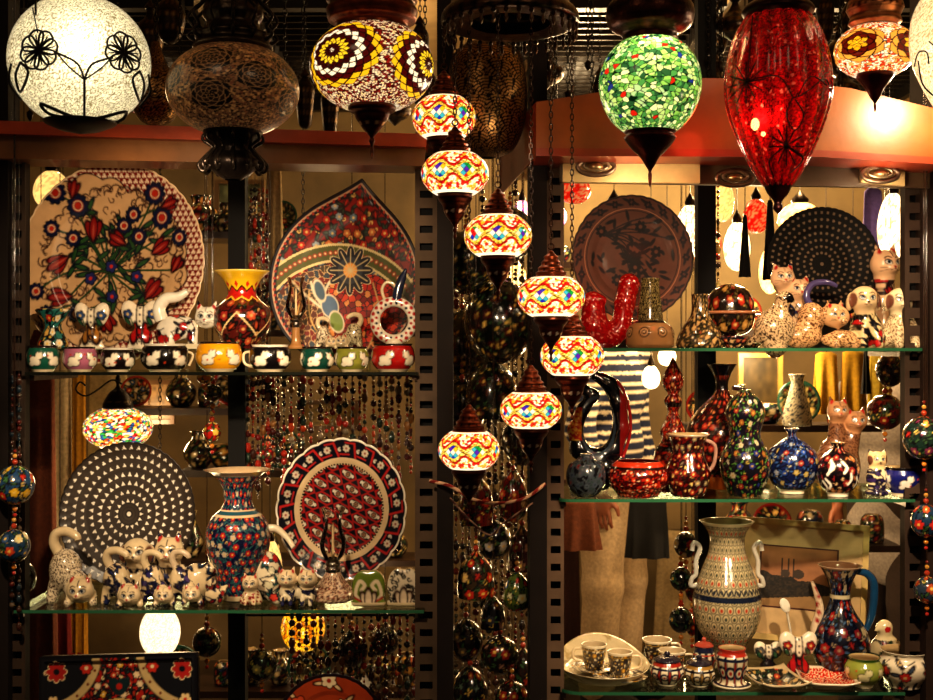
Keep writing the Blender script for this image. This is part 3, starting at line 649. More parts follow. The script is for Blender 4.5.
# --- white one at the right edge
Y = -.7; s = S(Y); t = lamp_root('white_egg_lamp', 'glowing white crackle egg lamp cut off by the right edge', 962, 58, Y)
lathe('glass_egg', scale_px([(6, -72), (20, -58), (38, -26), (48, 0), (50, 24), (46, 48), (34, 68), (24, 76)], s), WHT, t, crackle('#fff0d0', '#b09870', 24), 260, 140)
m = MB(); f8 = lambda a, b: (a * s, -math.sqrt(max(50 ** 2 - a * a, 0)) * s, b * s)
for p in ([(-44, -10), (-40, 2), (-32, 0), (-30, -12)], [(-40, -6), (-36, -30), (-24, -46)], [(-30, 10), (-20, -4), (-26, -20)]): wire(m, p, .0016, f8)
m.build('wire_flowers', BLK, t, smooth=True); lathe('cap', [(r * s, z * s) for r, z in [(26, 72), (28, 80), (10, 94), (2, 98)]], MET, t, '#2a1a12', 30, 20); topchain(t, 97 * s)
lamp('POINT', (t.location.x, Y - .05, t.location.z), .5, (1, .85, .6), .02)
# --- pierced lantern behind
Y = -.02; s = S(Y); t = lamp_root('pierced_metal_lantern', 'tall dark pierced brass lantern behind the chandelier', 487, 100, Y)
def arcs(X, Y, W, L, V):
    u = X / W * 10; v = Y / L * 9; r = np.floor(v); a = (u + .5 * (r % 2)) % 1 - .5; b = v - r; d = np.hypot(a * 1.1, b) * 6
    c = np.tile(C('#a07848'), (len(X), 1)); g = (d % 1) < .4; c[g] = C('#14100c'); th = np.arctan2(b, a) * 5; c[(np.sin(th * 2) > .7) & ((d % 1) > .5)] = C('#241a12'); return c
lathe('lantern_body', scale_px([(8, -58), (26, -50), (36, -30), (40, -4), (39, 24), (34, 44), (24, 54), (12, 60), (4, 70)], s), MET, t, arcs, 240, 160); topchain(t, 70 * s)
Y = .2; s = S(Y); t = lamp_root('pierced_metal_lantern', 'dim brass filigree lantern between the white globe and the dark mosaic lamp', 156, 92, Y)
lathe('lantern_body', scale_px([(6, -34), (18, -26), (26, -6), (24, 14), (12, 26), (8, 36), (3, 50)], s), MET, t, arcs, 120, 80); topchain(t, 50 * s)
# mosaic lamps seen behind the left shelves
for (px, py, Y, rx, ry, lab, seed) in ((118, 428, .9, 34, 22, 'lit multicolour mosaic lamp with black crown, behind the dotted grey plate', 3), (303, 628, .8, 22, 24, 'glowing yellow star lamp seen under the lower left shelf', 5), (160, 632, .9, 20, 26, 'glowing white lamp seen under the lower left shelf', 0)):
    s = S(Y); t = lamp_root('mosaic_lamp', lab, px, py, Y)
    fn = rosettes([(0, -1, 0)], 0, .1, 6, ['#fff0d0'], ['#d02018', '#f8d060', '#2858a0', '#fff0d0', '#38a048', '#fff4e0', '#e87818'], spk=14) if seed == 3 else (rosettes([(0, -1, 0), (.9, -.3, 0), (-.9, -.3, 0)], 4, .2, 6, ['#fff4c0', '#f8c030', '#b86808', '#f0b020'], ['#f8d050', '#e8a820'], spk=10) if seed else crackle('#fff6e0', '#d8c8a0', 12))
    lathe('glass_globe', scale_px(globe_prof(rx, ry, .5, .5), s), LIT, t, fn, 120, 60)
    lathe('crown', [(r * s, (z + ry - 4) * s) for r, z in [(14, 0), (15, 5), (12, 12), (8, 18), (3, 22), (1.5, 26), (3, 30), (.4, 38)]], MET, t, cuts('#1c1410', '#6a5a40', 10, (.2,)), 30, 30)
    topchain(t, (ry + 33) * s, .005); lamp('POINT', (t.location.x, Y, t.location.z), .2, (1, .85, .55), .03)
# ================= pottery helpers
def vessel(name, label, cat, px, Y, zb, prof, paint, nu=72, nv=60, sm=True, th=1.6, inner='#c8a878', mat=None, group=None, rz=0, R_=None, open_=True, rt=False, e=None):
    """prof in px (r, z above base). returns root (Empty with 'body' if rt) and scale"""
    s = S(Y); top = prof[-1]; n0 = len(prof)
    q, _ = resample(prof, 80, sm); Lo = np.linalg.norm(np.diff(q, axis=0), axis=1).sum()
    full = list(map(tuple, resample(prof, max(n0 * 3, 16), sm)[0])) if sm else list(prof)
    if open_:
        inn = [(max(r - th, .3), z) for r, z in full[::-1]]; inn[0] = (inn[0][0], inn[0][1] - .3)
        full = full + [x for x in inn if x[1] > prof[0][1] + 2]; full.append((.01, max(prof[0][1] + 2, full[-1][1])))
    if full[0][0] > .1: full = [(.01, full[0][1])] + full; 
    if not open_ and full[-1][0] > .1: full.append((.01, full[-1][1]))
    base_r = prof[0][0]
    def pf(X, Yy, W, L, V):
        c = paint(X, Yy - base_r, W, Lo, V) if callable(paint) else np.tile(C(paint), (len(X), 1))
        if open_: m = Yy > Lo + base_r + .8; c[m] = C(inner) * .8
        return c
    V, Q, u, t = lathe_vq(full, nu, nv * 2 if open_ else nv, False, R_)
    dd = np.array(full); L = np.linalg.norm(np.diff(dd, axis=0), axis=1).sum(); W = 2 * PI * max(p[0] for p in prof)
    col = pf(u * W, t * L, W, L, V); loc = (wx(px, Y), Y, zb)
    if rt:
        t_ = thing(name, label, cat, loc, rz, group); mk('body', V * s, Q, mat or GLZ, t_, col); return t_, s
    o = mk(name, V * s, Q, mat or GLZ, None, col, loc); o.rotation_euler = (0, 0, rz); tag(o, label, cat, group); return o, s
def fl(base, cols, cell=9, seed=1, bands=(), e=1.0, leaf='#2c6a3c', out='#10101c', mids='#e8c878', r=.34, dens=1., lines='#12121c', rows=None):
    """floral all-over; bands = [(z0, z1, colour)] in path px"""
    def f(X, Y, W, L, V):
        pc = floral(X, Y, base, cols, W, cell, seed, e, leaf, out, mids, 1, lines, dens, r)
        for a, b, c in bands: pc.put(((Y > a * L) & (Y < b * L)).astype(float), c)
        return pc.c
    return f
def rings(base, rows, e=1., extra=None):
    """rows of (path frac, n, radius px, colour, centre)"""
    def f(X, Y, W, L, V):
        pc = PC(X, Y, base, W, e)
        for fr, n, r, col, mid in rows:
            for i in range(n):
                x = (i + (.5 if int(fr * 100) % 2 else 0)) * W / n; pc.disc(x, fr * L, r, col); 
                if mid: pc.disc(x, fr * L, r * .55, mid)
        if extra: extra(pc, W, L)
        return pc.c
    return f
def handle(t, s, pts, r, col='#e8d0a8', mat=None, name='handle', n=8, sm=5):
    """pts px local (x, z[, y])"""
    m = MB(); q = [(p[0] * s, (p[2] if len(p) > 2 else 0) * s, p[1] * s) for p in pts]; rr = [x * s for x in r] if isinstance(r, (list, tuple)) else r * s
    m.tube(q, rr, n, C(col), sm); return m.build(name, mat or GLZ, t, smooth=True)
def critter(pc, x, y, k, col='#f4e6cc', flip=1, out='#140c0a'):
    """white cat silhouette painted on a bowl"""
    for c, g in ((out, .9), (col, 0)):
        if c is None: continue
        pc.ell(x, y, 5.2 * k + g, 3.6 * k + g, .5 * flip, c); pc.ell(x - 4 * flip * k, y + 4.4 * k, 3 * k + g, 2.6 * k + g, 0, c)
        pc.ell(x - 5.6 * flip * k, y + 6.4 * k, 1.1 * k + g * .6, 1.5 * k + g * .6, .3, c); pc.ell(x - 2.6 * flip * k, y + 6.4 * k, 1.1 * k + g * .6, 1.5 * k + g * .6, -.3, c); pc.ell(x + 3.5 * flip * k, y - 2.5 * k, 3 * k + g, 2 * k + g, .2, c)
def bowl_paint(base, rim='#2a1a14', crit='#f4e6cc', inl='#e8d8b8', seed=0):
    def f(X, Y, W, L, V):
        pc = PC(X, Y, base, W, .9); n = 5
        for i in range(n): critter(pc, W * (.75 + (i - .25 + .1 * (seed % 3)) / n), L * .44, 1.15 + .12 * (W > 120), crit, 1 if i % 2 else -1)
        rd = random.Random(seed)
        for i in range(9): pc.disc(rd.uniform(0, W), L * rd.uniform(.3, .7), 1.0, '#c84020')
        pc.put((Y > L * .9).astype(float), rim); pc.put((Y < L * .12).astype(float), '#e8d4b0'); return pc.c
    return f
# ---------- plates
PLP = [(.001, 0), (.5, 0), (.6, .015), (.68, .05), (.8, .075), (.96, .11), (1, .12), (.995, .105), (.7, .03), (.55, -.02), (.001, -.02)]
def plate(name, label, px, py, Y, R_px, paint, tilt=9, outline=None, cat='plate', nu=420, nv=170, prof=PLP, mat=None, rot=0, yaw=0, deep=1., sx=1., rim=True):
    s = S(Y) * R_px; V, Q, u, t = lathe_vq([(r, z * deep) for r, z in prof], nu, nv, False, outline, rim)
    rr = np.hypot(V[:, 0], V[:, 1]); a = np.arctan2(V[:, 1], V[:, 0]); ro = rr / ((outline(a) if not rim else 1 + (outline(a) - 1) * np.clip(rr, 0, 1) ** 5) if outline else 1)
    c, q = math.cos(rot), math.sin(rot); x = V[:, 0] * c + V[:, 1] * q; y = -V[:, 0] * q + V[:, 1] * c
    col = paint(x, y, ro, a - rot); V = V * np.array([s * sx, s, s])
    o = mk(name, V, Q, mat or GLZ, None, col, P(px, py, Y)); o.rotation_euler = (math.radians(90 - tilt), 0, yaw); return tag(o, label, cat)
def scal(n, d): return lambda a: 1 - d + d * np.abs(np.cos(a * n / 2)) ** .6
def pl_floral(x, y, ro, a):
    E = .011; pc = PC(x, y, '#74120e', None, E); cc = lambda u, v: ((u - 322) / 252, (314 - v) / 252)
    # white trefoils on the red band
    for i in range(-17, 18):
        for j in range(-17, 18):
            u, v = i * .062 + (j % 2) * .031, j * .054
            if u * u + v * v < 1 and u * u + v * v > .35: pc.disc(u, v + .012, .011, '#f0d8b8'); pc.disc(u - .012, v - .008, .011, '#f0d8b8'); pc.disc(u + .012, v - .008, .011, '#f0d8b8')
    th = np.arctan2(y, x); lob = .055 * np.abs(np.sin(th * 9)); bound = .77 + lob + .28 * np.clip(np.cos(th - 2.45) * 1.6 - .75, 0, 1) + .3 * np.clip(np.cos(th + 2.6) * 2 - 1.4, 0, 1) - .06 * np.clip(np.cos(th - 1.45), 0, 1)
    r = np.hypot(x, y); pc.put(.5 - (r - bound) / E, '#161018'); pc.put(.5 - (r - bound + .014) / E, '#c8a074')
    rd = random.Random(4)
    for i in range(30):
        t = i * 2 * PI / 30; pc.curl(.74 * math.cos(t), .74 * math.sin(t), .065, t + 2, '#4a3028', .010, 1 if i % 2 else -1)
    for i in range(110):
        t = rd.uniform(0, 6.3); q = rd.uniform(.08, .78); pc.curl(q * math.cos(t), q * math.sin(t), rd.uniform(.04, .075), rd.uniform(0, 6), '#4a2c20', .010, rd.choice((-1, 1)))
    for i in range(120):
        t = rd.uniform(0, 6.3); q = rd.uniform(.15, .78) if i > 40 else .72; t = t if i > 40 else i * .157; R0 = rd.uniform(.035, .06); u, v = q * math.cos(t), q * math.sin(t); a0 = t - 1.4 if i < 41 else rd.uniform(0, 6); pc.line([(u + R0 * math.cos(a0 + k * .7), v + R0 * math.sin(a0 + k * .7)) for k in range(5)], .013, '#3a2018', 2)
    fs = [(160, 140), (220, 170), (430, 140), (450, 200), (152, 228), (208, 250), (370, 190), (387, 245), (228, 438), (150, 440), (408, 437), (458, 440), (120, 385), (500, 250), (345, 218)]
    tl = [(262, 250, 90, 1), (345, 262, 150, .8), (430, 285, 35, .9), (190, 300, 215, 1), (205, 395, 185, 1), (415, 395, 50, 1), (300, 440, -60, .9), (205, 145, 80, .7), (455, 172, 20, .7), (485, 330, 60, .7)]
    for (u, v) in fs + [(q[0], q[1]) for q in tl]:
        p = cc(u, v); m = (p[0] * .5 + rd.uniform(-.12, .12), p[1] * .5 + rd.uniform(-.12, .12)); pc.line([(-.05, -.08), m, p], .02, '#101c14', 6); pc.line([(-.05, -.08), m, p], .010, '#2c4c28', 6)
        for k in range(2): pc.leaf(m[0] + rd.uniform(-.08, .08), m[1] + rd.uniform(-.08, .08), rd.uniform(0, 6.3), .12, .035, '#2c4c28')
    for i, (u, v) in enumerate(fs):
        p = cc(u, v); R0 = .11 if i < 4 else .08
        pc.flower(p[0], p[1], R0, 10, '#141a36', '#a82818', '#0c0c18', i, .2, '#7a1c1c'); pc.ring(p[0], p[1], R0 * .42, .010, '#e0b890')
    for u, v, g, k in tl: p = cc(u, v); pc.tulip(p[0] - .0, p[1], .2 * k, math.radians(g), '#841814', '#280610', '#b04838')
    for u, v in ((315, 320), (260, 350), (320, 395), (385, 345)): p = cc(u, v); pc.flower(p[0], p[1], .06, 5, '#24285a', '#c03020', '#0c0c18')
    pc.put((ro > .985).astype(float), '#e8c8a0'); return pc.c
def pl_tear(x, y, ro, a):
    E = .012; k = 215.; cc = lambda u, v: ((u - 421) / k, (330 - v) / k)
    pc = floral(x, y, '#8a1812', ['#b02818', '#98a0a8', '#c87038', '#5a6a78', '#c02c1c'], None, .17, 5, E, '#3a4c3c', '#1a0c10', '#e8c070', lines='#2a1418', r=.3)
    cx, cy = cc(400, 500); r = np.hypot(x - cx, y - cy); m = (np.abs(r - 1.16) < .085) & (y > cy + .5); pc.put(((np.abs(r - 1.16) < .115) & (y > cy + .5)).astype(float), '#e0c890'); pc.put(m.astype(float), '#5a5a2c')
    for i in range(40): t = .4 + i * .06; pc.disc(cx + 1.16 * math.cos(t), cy + 1.16 * math.sin(t), .028, '#a83020'); pc.disc(cx + 1.16 * math.cos(t), cy + 1.16 * math.sin(t), .012, '#f0d8a0')
    m = (r < 1.02) & (x > -.2) & (y < .1); f1, e, q, w = vor(x * 14, y * 14, 3); cr = pick(q, ['#c02414', '#a01810', '#d04020', '#801410', '#e09050']); pc.c[m] = np.where((e < .12)[:, None], C('#300a0a'), cr)[m]
    m = (x < -.2) & (r < 1.02); c2 = pick(q, ['#5a2c1c', '#38424c', '#7a2018', '#4a3a28']); pc.c[m] = np.where((e < .1)[:, None], C('#c8a070'), c2)[m]
    p = cc(435, 297); pc.flower(p[0], p[1], .30, 12, '#1c1c28', '#f0a040', '#e8d0a0', 0, .35, '#3a3c44')
    for i in range(12):
        t = i * PI / 6; pc.line([(p[0], p[1]), (p[0] + .26 * math.cos(t), p[1] + .26 * math.sin(t))], .012, '#d8c090', 1)
    for d in (-.12, 0, .12):
        q0 = cc(372, 405); pc.line([(q0[0], q0[1]), (q0[0] - .16 + d, q0[1] + .2), (q0[0] - .22 + d * 2, q0[1] + .36)], .028, '#e8d8b8')
    for (u, v, w_, h_, cl) in ((380, 390, .10, .13, '#58708c'), (400, 430, .08, .12, '#7a8c3c'), (350, 350, .06, .12, '#4a6070')): q0 = cc(u, v); pc.ell(q0[0], q0[1], w_, h_, .4, cl, '#e8d8b8')
    for pts in ([(300, 360), (290, 450), (340, 540)], [(320, 350), (330, 430), (400, 520)], [(500, 330), (520, 420), (480, 520)]): pc.line([cc(*q) for q in pts], .016, '#d8b070')
    pc.put((ro > .90).astype(float), '#14121c'); th = a * 40
    pc.put((np.abs(ro - .945) < .012).astype(float), '#c8a080'); pc.put(((np.abs(ro - .925) < .02) & (np.sin(th * 2) > .3)).astype(float), '#a83020'); pc.put((ro > .985).astype(float), '#0c0a10'); return pc.c
def pl_dots(base, dot, nring, r0, r1, dk='#241c16', tri=1):
    def f(x, y, ro, a):
        r = np.hypot(x, y); c = C(base) * (.75 + .5 * vnoise(r * 60, a * 0)[:, None] * 1); lines = np.abs((ro * nring * 3) % 1 - .5) > .44; c[lines] *= .5
        for k in range(1, nring + 1):
            rk = r0 + (r1 - r0) * k / nring; n = int(6 + rk * 52); w = (a / (2 * PI) * n + .5 * (k % 2)) % 1 - .5; ax = w * 2 * PI * rk / n; d = np.maximum(np.abs(ax) * 1.5 + (r - rk) * .8, -(r - rk)) if tri else np.hypot(ax, r - rk)
            c[d < .024] = C(dot)
        c[r < .05] *= .4; c[(np.hypot(x, y) < .03)] = C(dot); c[ro > .975] = C(dk); return c
    return f
def pl_hex(x, y, ro, a):
    E = .014; c0, s0 = math.cos(-.5), math.sin(-.5); X = x * c0 + y * s0; Y = -x * s0 + y * c0; pc = PC(X, Y, '#14141c', None, E)
    k = .25
    for j in range(-6, 7):
        for i in range(-5, 6):
            cx = i * k * 1.25 + (j % 2) * k * .62; cy = j * k * .62
            if math.hypot(cx, cy) > .74: continue
            h = [(cx - k * .55, cy), (cx - k * .32, cy + k * .26), (cx + k * .32, cy + k * .26), (cx + k * .55, cy), (cx + k * .32, cy - k * .26), (cx - k * .32, cy - k * .26), (cx - k * .55, cy)]
            pc.line(h, .026, '#a82420', 1); pc.ell(cx, cy, k * .26, k * .17, 0, '#e0ccb0'); pc.flower(cx, cy, k * .11, 6, '#a87858', '#203028', '#1a1a20'); pc.curl(cx - k * .3, cy, k * .1, 0, '#e8dcc8', .016); pc.curl(cx + k * .3, cy, k * .1, 3, '#e8dcc8', .016, -1)
    for i in range(18):
        t = i * PI / 9; q = (.86 * math.cos(t - .0), .86 * math.sin(t)); 
        p = lambda rr, da: (rr * math.cos(t + da), rr * math.sin(t + da))
    pc2 = PC(x, y, pc.c, None, E); m = (ro > .70); pc2.put(m.astype(float), '#12131e')
    for i in range(18):
        t = i * PI / 9; p = lambda rr, da: (rr * math.cos(t + da), rr * math.sin(t + da))
        pc2.line([p(.74, -.10), p(.93, -.03)], .03, '#b82824', 1); pc2.line([p(.93, -.03), p(.93, .12)], .022, '#b82824', 1); pc2.line([p(.77, .04), p(.77, .22)], .022, '#b82824', 1)
        f = p(.85, .10); pc2.flower(f[0], f[1], .055, 7, '#d8c8b0', '#904030', '#1a1418'); f = p(.83, .22); pc2.curl(f[0], f[1], .03, t, '#e0d4c0', .014)
    pc2.put(((ro > .615) & (ro < .72)).astype(float), '#d8bc94'); pc2.put(((np.abs(ro - .635) < .012) & (np.sin(a * 90) > -.1)).astype(float), '#1a1414'); pc2.put((np.abs(ro - .655) < .004).astype(float), '#4a3020')
    pc2.put((ro > .972).astype(float), '#f0e4d0'); return pc2.c
def pl_copper(x, y, ro, a):
    E = .014; pc = PC(x, y, '#6e4230', None, E); rd = random.Random(8)
    st = (-.45, .38)
    for i in range(14):
        t = -.9 + i * .14; L = rd.uniform(.5, 1.0); e = (st[0] + L * math.cos(t), st[1] + L * math.sin(t)); 
        if math.hypot(*e) > .72: continue
        pc.line([st, ((st[0] + e[0]) / 2 + .05, (st[1] + e[1]) / 2 + .06), e], .02, '#1a1418'); pc.leaf(e[0], e[1], t, .16, .08, '#1a1820', None)
    for i in range(90):
        t = rd.uniform(0, 6.3); q = rd.uniform(0, .70); pc.leaf(q * math.cos(t), q * math.sin(t), rd.uniform(0, 6.3), rd.uniform(.08, .2), .055, rd.choice(['#0a090d', '#0e1014', '#140c0c']), None)
    for c in ((-.5, .42), (.15, .5), (.4, .1), (.05, -.15), (-.25, -.35), (.3, -.45)): pc.flower(c[0], c[1], .1, 7, '#0b0a0f', '#6e4230', None)
    pc.put((np.abs(ro - .75) < .008).astype(float), '#1a1214'); pc.put((np.abs(ro - .78) < .006).astype(float), '#c88860')
    for i in range(20):
        t = i * PI / 10; p = (.88 * math.cos(t), .88 * math.sin(t)); pc.flower(p[0], p[1], .065, 6, '#0b0a10', '#8a5038', None); pc.leaf(p[0], p[1], t + 1.2, .16, .045, '#1a1820', None); pc.leaf(p[0], p[1], t - 1.9, .14, .045, '#1a1820', None)
    pc.put((ro > .97).astype(float), '#2c1c18'); return pc.c
def pl_red(x, y, ro, a):
    pc = floral(x, y, '#a04020', ['#e8d0a8', '#c85030'], None, .4, 5, .02, '#e0c090', '#3a1410', '#a02818', lines=None, dens=.5); pc.tulip(0, .1, .3, 1.5, '#e8d8c0'); pc.put((ro > .93).astype(float), '#201418'); return pc.c
def pl_tile(x, y, u, v):
    E = .012; pc = floral(x, y, '#a82418', ['#c03820', '#e0a840', '#e8c8a0', '#b82818'], None, .13, 2, E, '#1c4440', '#200c14', '#f0d8a0')
    for cx in (-1, 1):
        for cy in (1, -1):
            d = np.hypot(x - cx, (y - cy) * 1.1); pc.put(.5 - (d - .78) / .02, '#14161c'); pc.put(.5 - (np.abs(d - .72) - .05) / .02, '#c8ac78')
            for i in range(22): t = i * .285; pc.disc(cx + .72 * math.cos(t), cy + .66 * math.sin(t), .018, '#6a2818')
            pc.flower(cx * .8, cy * .8, .13, 8, '#a82420', '#14141c', '#e8d0a0'); pc.flower(cx * .42, cy * .84, .08, 6, '#c03020', '#e8d0a0', '#0c0c14'); pc.flower(cx * .84, cy * .42, .08, 6, '#e8c890', '#c03020', '#0c0c14')
    r = np.hypot(x, y * 1.1); pc.put(((r > .42) & (r < .5)).astype(float), '#c8a868'); pc.put((r < .42).astype(float), '#7a3420'); pc.flower(0, .1, .2, 8, '#2c5060', '#c83020', '#e8d0a0'); pc.disc(0, .58, .09, '#142c30'); pc.disc(-.07, .64, .07, '#142c30'); pc.disc(.07, .64, .07, '#142c30'); pc.disc(0, .6, .04, '#b82818')
    pc.put((np.maximum(np.abs(x), np.abs(y)) > .965).astype(float), '#0c0c12'); return pc.c
plate('floral_platter', 'large cream and red floral platter standing behind the small pots, upper left shelf', 114, 264, .27, 103, pl_floral, 8, scal(44, .012), 'platter', sx=.9, deep=.7)
TO = lambda a: 1 + .30 * np.exp(-np.abs((a - math.radians(81) + PI) % (2 * PI) - PI) / .26)
plate('teardrop_platter', 'red pointed teardrop platter with a dark star rosette, upper left shelf', 345, 283, .27, 86, pl_tear, 13, TO, 'platter', sx=.885, deep=.35, rim=False, mat=base_mat('red_glaze', rough=.3, coat=.25, noise=.15))
plate('dotted_plate', 'dark grey plate with rings of white dots behind the ceramic cats, lower left shelf', 129, 514, .26, 72, pl_dots('#3e342c', '#f0e4d0', 7, .06, .92), 7, scal(52, .016), mat=base_mat('grey_plate', rough=.3, coat=.3, noise=.2), prof=[(.001, 0), (.3, .012), (.6, .03), (.85, .06), (1, .1), (.99, .08), (.5, -.01), (.001, -.02)], sx=.945)
plate('arabesque_plate', 'scalloped round plate with red and navy lattice and a cream ring', 342, 509, .255, 71, pl_hex, 7, scal(24, .025), sx=.92)
plate('copper_floral_plate', 'brown oval plate with dark leafy painting behind the red jug', 632, 258, .28, 64, pl_copper, 8, scal(36, .014), mat=base_mat('brown_glaze', rough=.6, coat=.05, noise=.15), sx=.95, deep=.7)
plate('dotted_plate', 'black-brown plate with rings of pale dots behind the ceramic dogs, upper right shelf', 822, 264, .29, 57, pl_dots('#0d0805', '#6a5644', 7, .08, .9, '#0c0806', 0), 7, scal(52, .016), mat=base_mat('dark_plate', rough=.6, spec=.15, noise=.2), sx=1.)
plate('red_plate', 'orange-red round plate with a white tulip, bottom edge of the photo', 331, 729, .08, 56, pl_red, 5, scal(30, .01))
# square tile panel at the bottom left
Yt = .06; s = S(Yt); n = 150; g = np.linspace(-1, 1, n); X, Yg = np.meshgrid(g, g, indexing='ij'); X = X.ravel(); Yg = Yg.ravel(); I, J = np.meshgrid(np.arange(n - 1), np.arange(n - 1), indexing='ij'); I = I.ravel(); J = J.ravel()
Zr = np.where(np.maximum(np.abs(X), np.abs(Yg)) > .93, -.012, 0.)
t = thing('floral_tile_panel', 'square red and black floral tile tray, bottom left of the photo', 'tray', P(119, 735, Yt)); t.rotation_euler = (math.radians(-6), math.radians(-1.5), 0)
mk('painted_face', np.stack([X * 79 * s, Zr, Yg * 79 * s], 1), np.stack([I * n + J, (I + 1) * n + J, (I + 1) * n + J + 1, I * n + J + 1], 1), GLZ, t, pl_tile(X, Yg, 0, 0))
m = MB(); m.box(-79 * s, 79 * s, .003, .02, -79 * s, 79 * s, C('#181014')); m.build('backing', WOODM, t)
# low stand that carries the tile tray and the red plate
t = thing('display_shelf', 'dark low wooden shelf under the tile tray and red plate', 'shelf', (0, 0, 0)); zt = wz(735, Yt) - 79 * s
m = MB(); m.box(wx(20, 0), wx(418, 0), .0, .36, zt - .03, zt - .001, C('#2a1a12')); m.build('board', WOODM, t)
s = S(.1); m = MB(); m.box(wx(300, .1), wx(362, .1), .06, .14, zt, wz(784, .08), C('#1c120c')); tag(m.build('plate_stand', WOODM), 'dark block stand under the orange-red plate', 'plate stand')
# ---------- small pots in the front row, upper left shelf
zl = ZS['LU']
BP = lambda r, h: [(r * .62, 0), (r * .62, 1.2), (r * .7, 2), (r * .95, h * .3), (r, h * .55), (r * .93, h * .82), (r * .84, h * .93), (r * .9, h)]
for px, r, h, col, Yy, lab in ((43, 16, 26, '#1c5a48', .05, 'small dark green pot painted with a white cat, leftmost of the pot row'), (80, 17, 25, '#b06880', .05, 'small pink pot painted with a white cat'), (118, 17, 24, '#1a1210', .05, 'small black pot with white cats, left of the wide black bowl'),
    (165, 24, 28, '#14100e', .06, 'wide black bowl with a white rim and two white cats'), (219, 23, 30, '#e8a018', .06, 'bright yellow-orange bowl with a white cat, in front of the white ceramic cat'), (270, 21, 27, '#120e10', .05, 'black bowl with a white cat and side handle'),
    (317, 17, 25, '#144438', .05, 'small dark green pot right of the black handled bowl'), (352, 17, 25, '#8c8c38', .05, 'small olive green pot painted with a white cat'), (393, 22, 28, '#b01c18', .05, 'red pot with a white cat, under the ring-shaped jug')):
    o, s = vessel('small_pot', lab, 'pot', px, Yy, zl, BP(r, h), bowl_paint(col, '#e8dcc8' if px in (165, 118, 270) else '#2a1a14', seed=px), 80, 50, rt=(px in (270, 165)), group='small painted pots in the front row')
    if px == 270: handle(o, s, [(-18, 20), (-26, 18), (-25, 8), (-14, 4)], 1.4)
    if px == 165: handle(o, s, [(20, 20), (28, 17), (24, 6)], 1.3)
# behind them
s = S(.17); ZR = zl + 22 * s; t = thing('display_riser', 'low clear riser on the upper left shelf behind the row of pots', 'riser', (0, 0, zl)); m = MB(); m.box(wx(36, .17), wx(372, .17), .115, .225, 22 * s - .004, 22 * s, C('#ffffff')); m.build('top', GLS, t)
for x in (38, 200, 368): m = MB(); m.box(wx(x, .17), wx(x, .17) + .004, .12, .22, 0, 22 * s - .004, C('#ffffff')); m.build('leg', GLS, t)
vessel('teal_vase', 'small teal vase with red flowers, far left of the upper left shelf', 'vase', 53, .16, ZR, [(13, 0), (15, 5), (11, 14), (8, 22), (10, 28), (17, 38), (16, 40)], fl('#2c7068', ['#c83828', '#e0b060', '#e8d8b8'], 13, 3, leaf='#0c2420', mids='#f0c050'), 80, 60)
def yv(X, Y, W, L):
    pc = floral(X, Y, '#5a1c18', ['#a03028', '#7a2420', '#c05030'], W, 15, 4, 1.2, '#2c4030', '#140a0c', '#d8a060'); y = Y / L; k = np.abs((X / W * 9) % 1 - .5) * .12
    m = y > .60 + k; pc.put(m.astype(float), '#b82018'); pc.put((np.abs(y - .60 - k) < .012).astype(float), '#f0c040'); m = y > .72 + k; pc.put(m.astype(float), '#e8b820'); pc.put((np.abs(y - .72 - k) < .010).astype(float), '#14100c')
    m = np.abs((X / W * 9) % 1 - .5) * 3 + np.abs(y - .80) * 14 < .55; pc.put(m.astype(float), '#c83018'); pc.put((y > .975).astype(float), '#f0d060')
    k = np.abs((X / W * 4) % 1 - .5) * .5; pc.put((np.abs(y - .18 - k) < .012).astype(float), '#e8c890'); return pc.c
vessel('yellow_vase', 'yellow-necked red flower vase between the two big platters', 'vase', 242, .17, ZR, [(14, 0), (16, 3), (25, 15), (29, 28), (27, 40), (17, 50), (14, 57), (18, 68), (26, 76), (28, 78)], lambda X, Y, W, L, V: yv(X, Y, W, L), 140, 120, inner='#c89018')
# ring-shaped jug
Y = .12; s = S(Y); t = thing('ring_jug', 'white and red ring-shaped ceramic jug with a curved spout, standing on the red pot', 'jug', (wx(394, .05), .05, zl + 27.0 * S(.05)))
s = S(.05)
m = MB(); V, Q = tube_vq([(19 * math.cos(a) * s, 0, (24 + 19 * math.sin(a)) * s) for a in np.linspace(0, 2 * PI, 200, endpoint=False)], 5.2 * s, 28, 1, True)
x = V[:, 0] / s; z = V[:, 2] / s - 24; th = np.arctan2(z, x) / (2 * PI); rr = np.hypot(x, z); pc = PC(th * 120, rr, '#f0e4d0', 120, 1)
for i in range(20): pc.disc(i * 6, 21.5, 1.8, '#b81c1c'); pc.disc(i * 6 + 3, 17.5, 1.5, '#b81c1c' if i % 2 else '#1c2038'); 
mk('ring_body', V, Q, GLZ, t, pc.c)
handle(t, s, [(2, 42), (4, 54), (8, 66), (12, 76)], [5.5, 5, 4, 1.2], '#28304a', name='spout'); handle(t, s, [(-8, 42), (-12, 54), (-8, 62), (0, 60), (4, 50)], 1.7, name='handle'); m = MB(); m.lathe([(8 * s, 0), (9 * s, 2 * s), (7 * s, 6 * s)], 20, 4, col=C('#e8d8c0')); m.build('foot', GLZ, t, smooth=True)
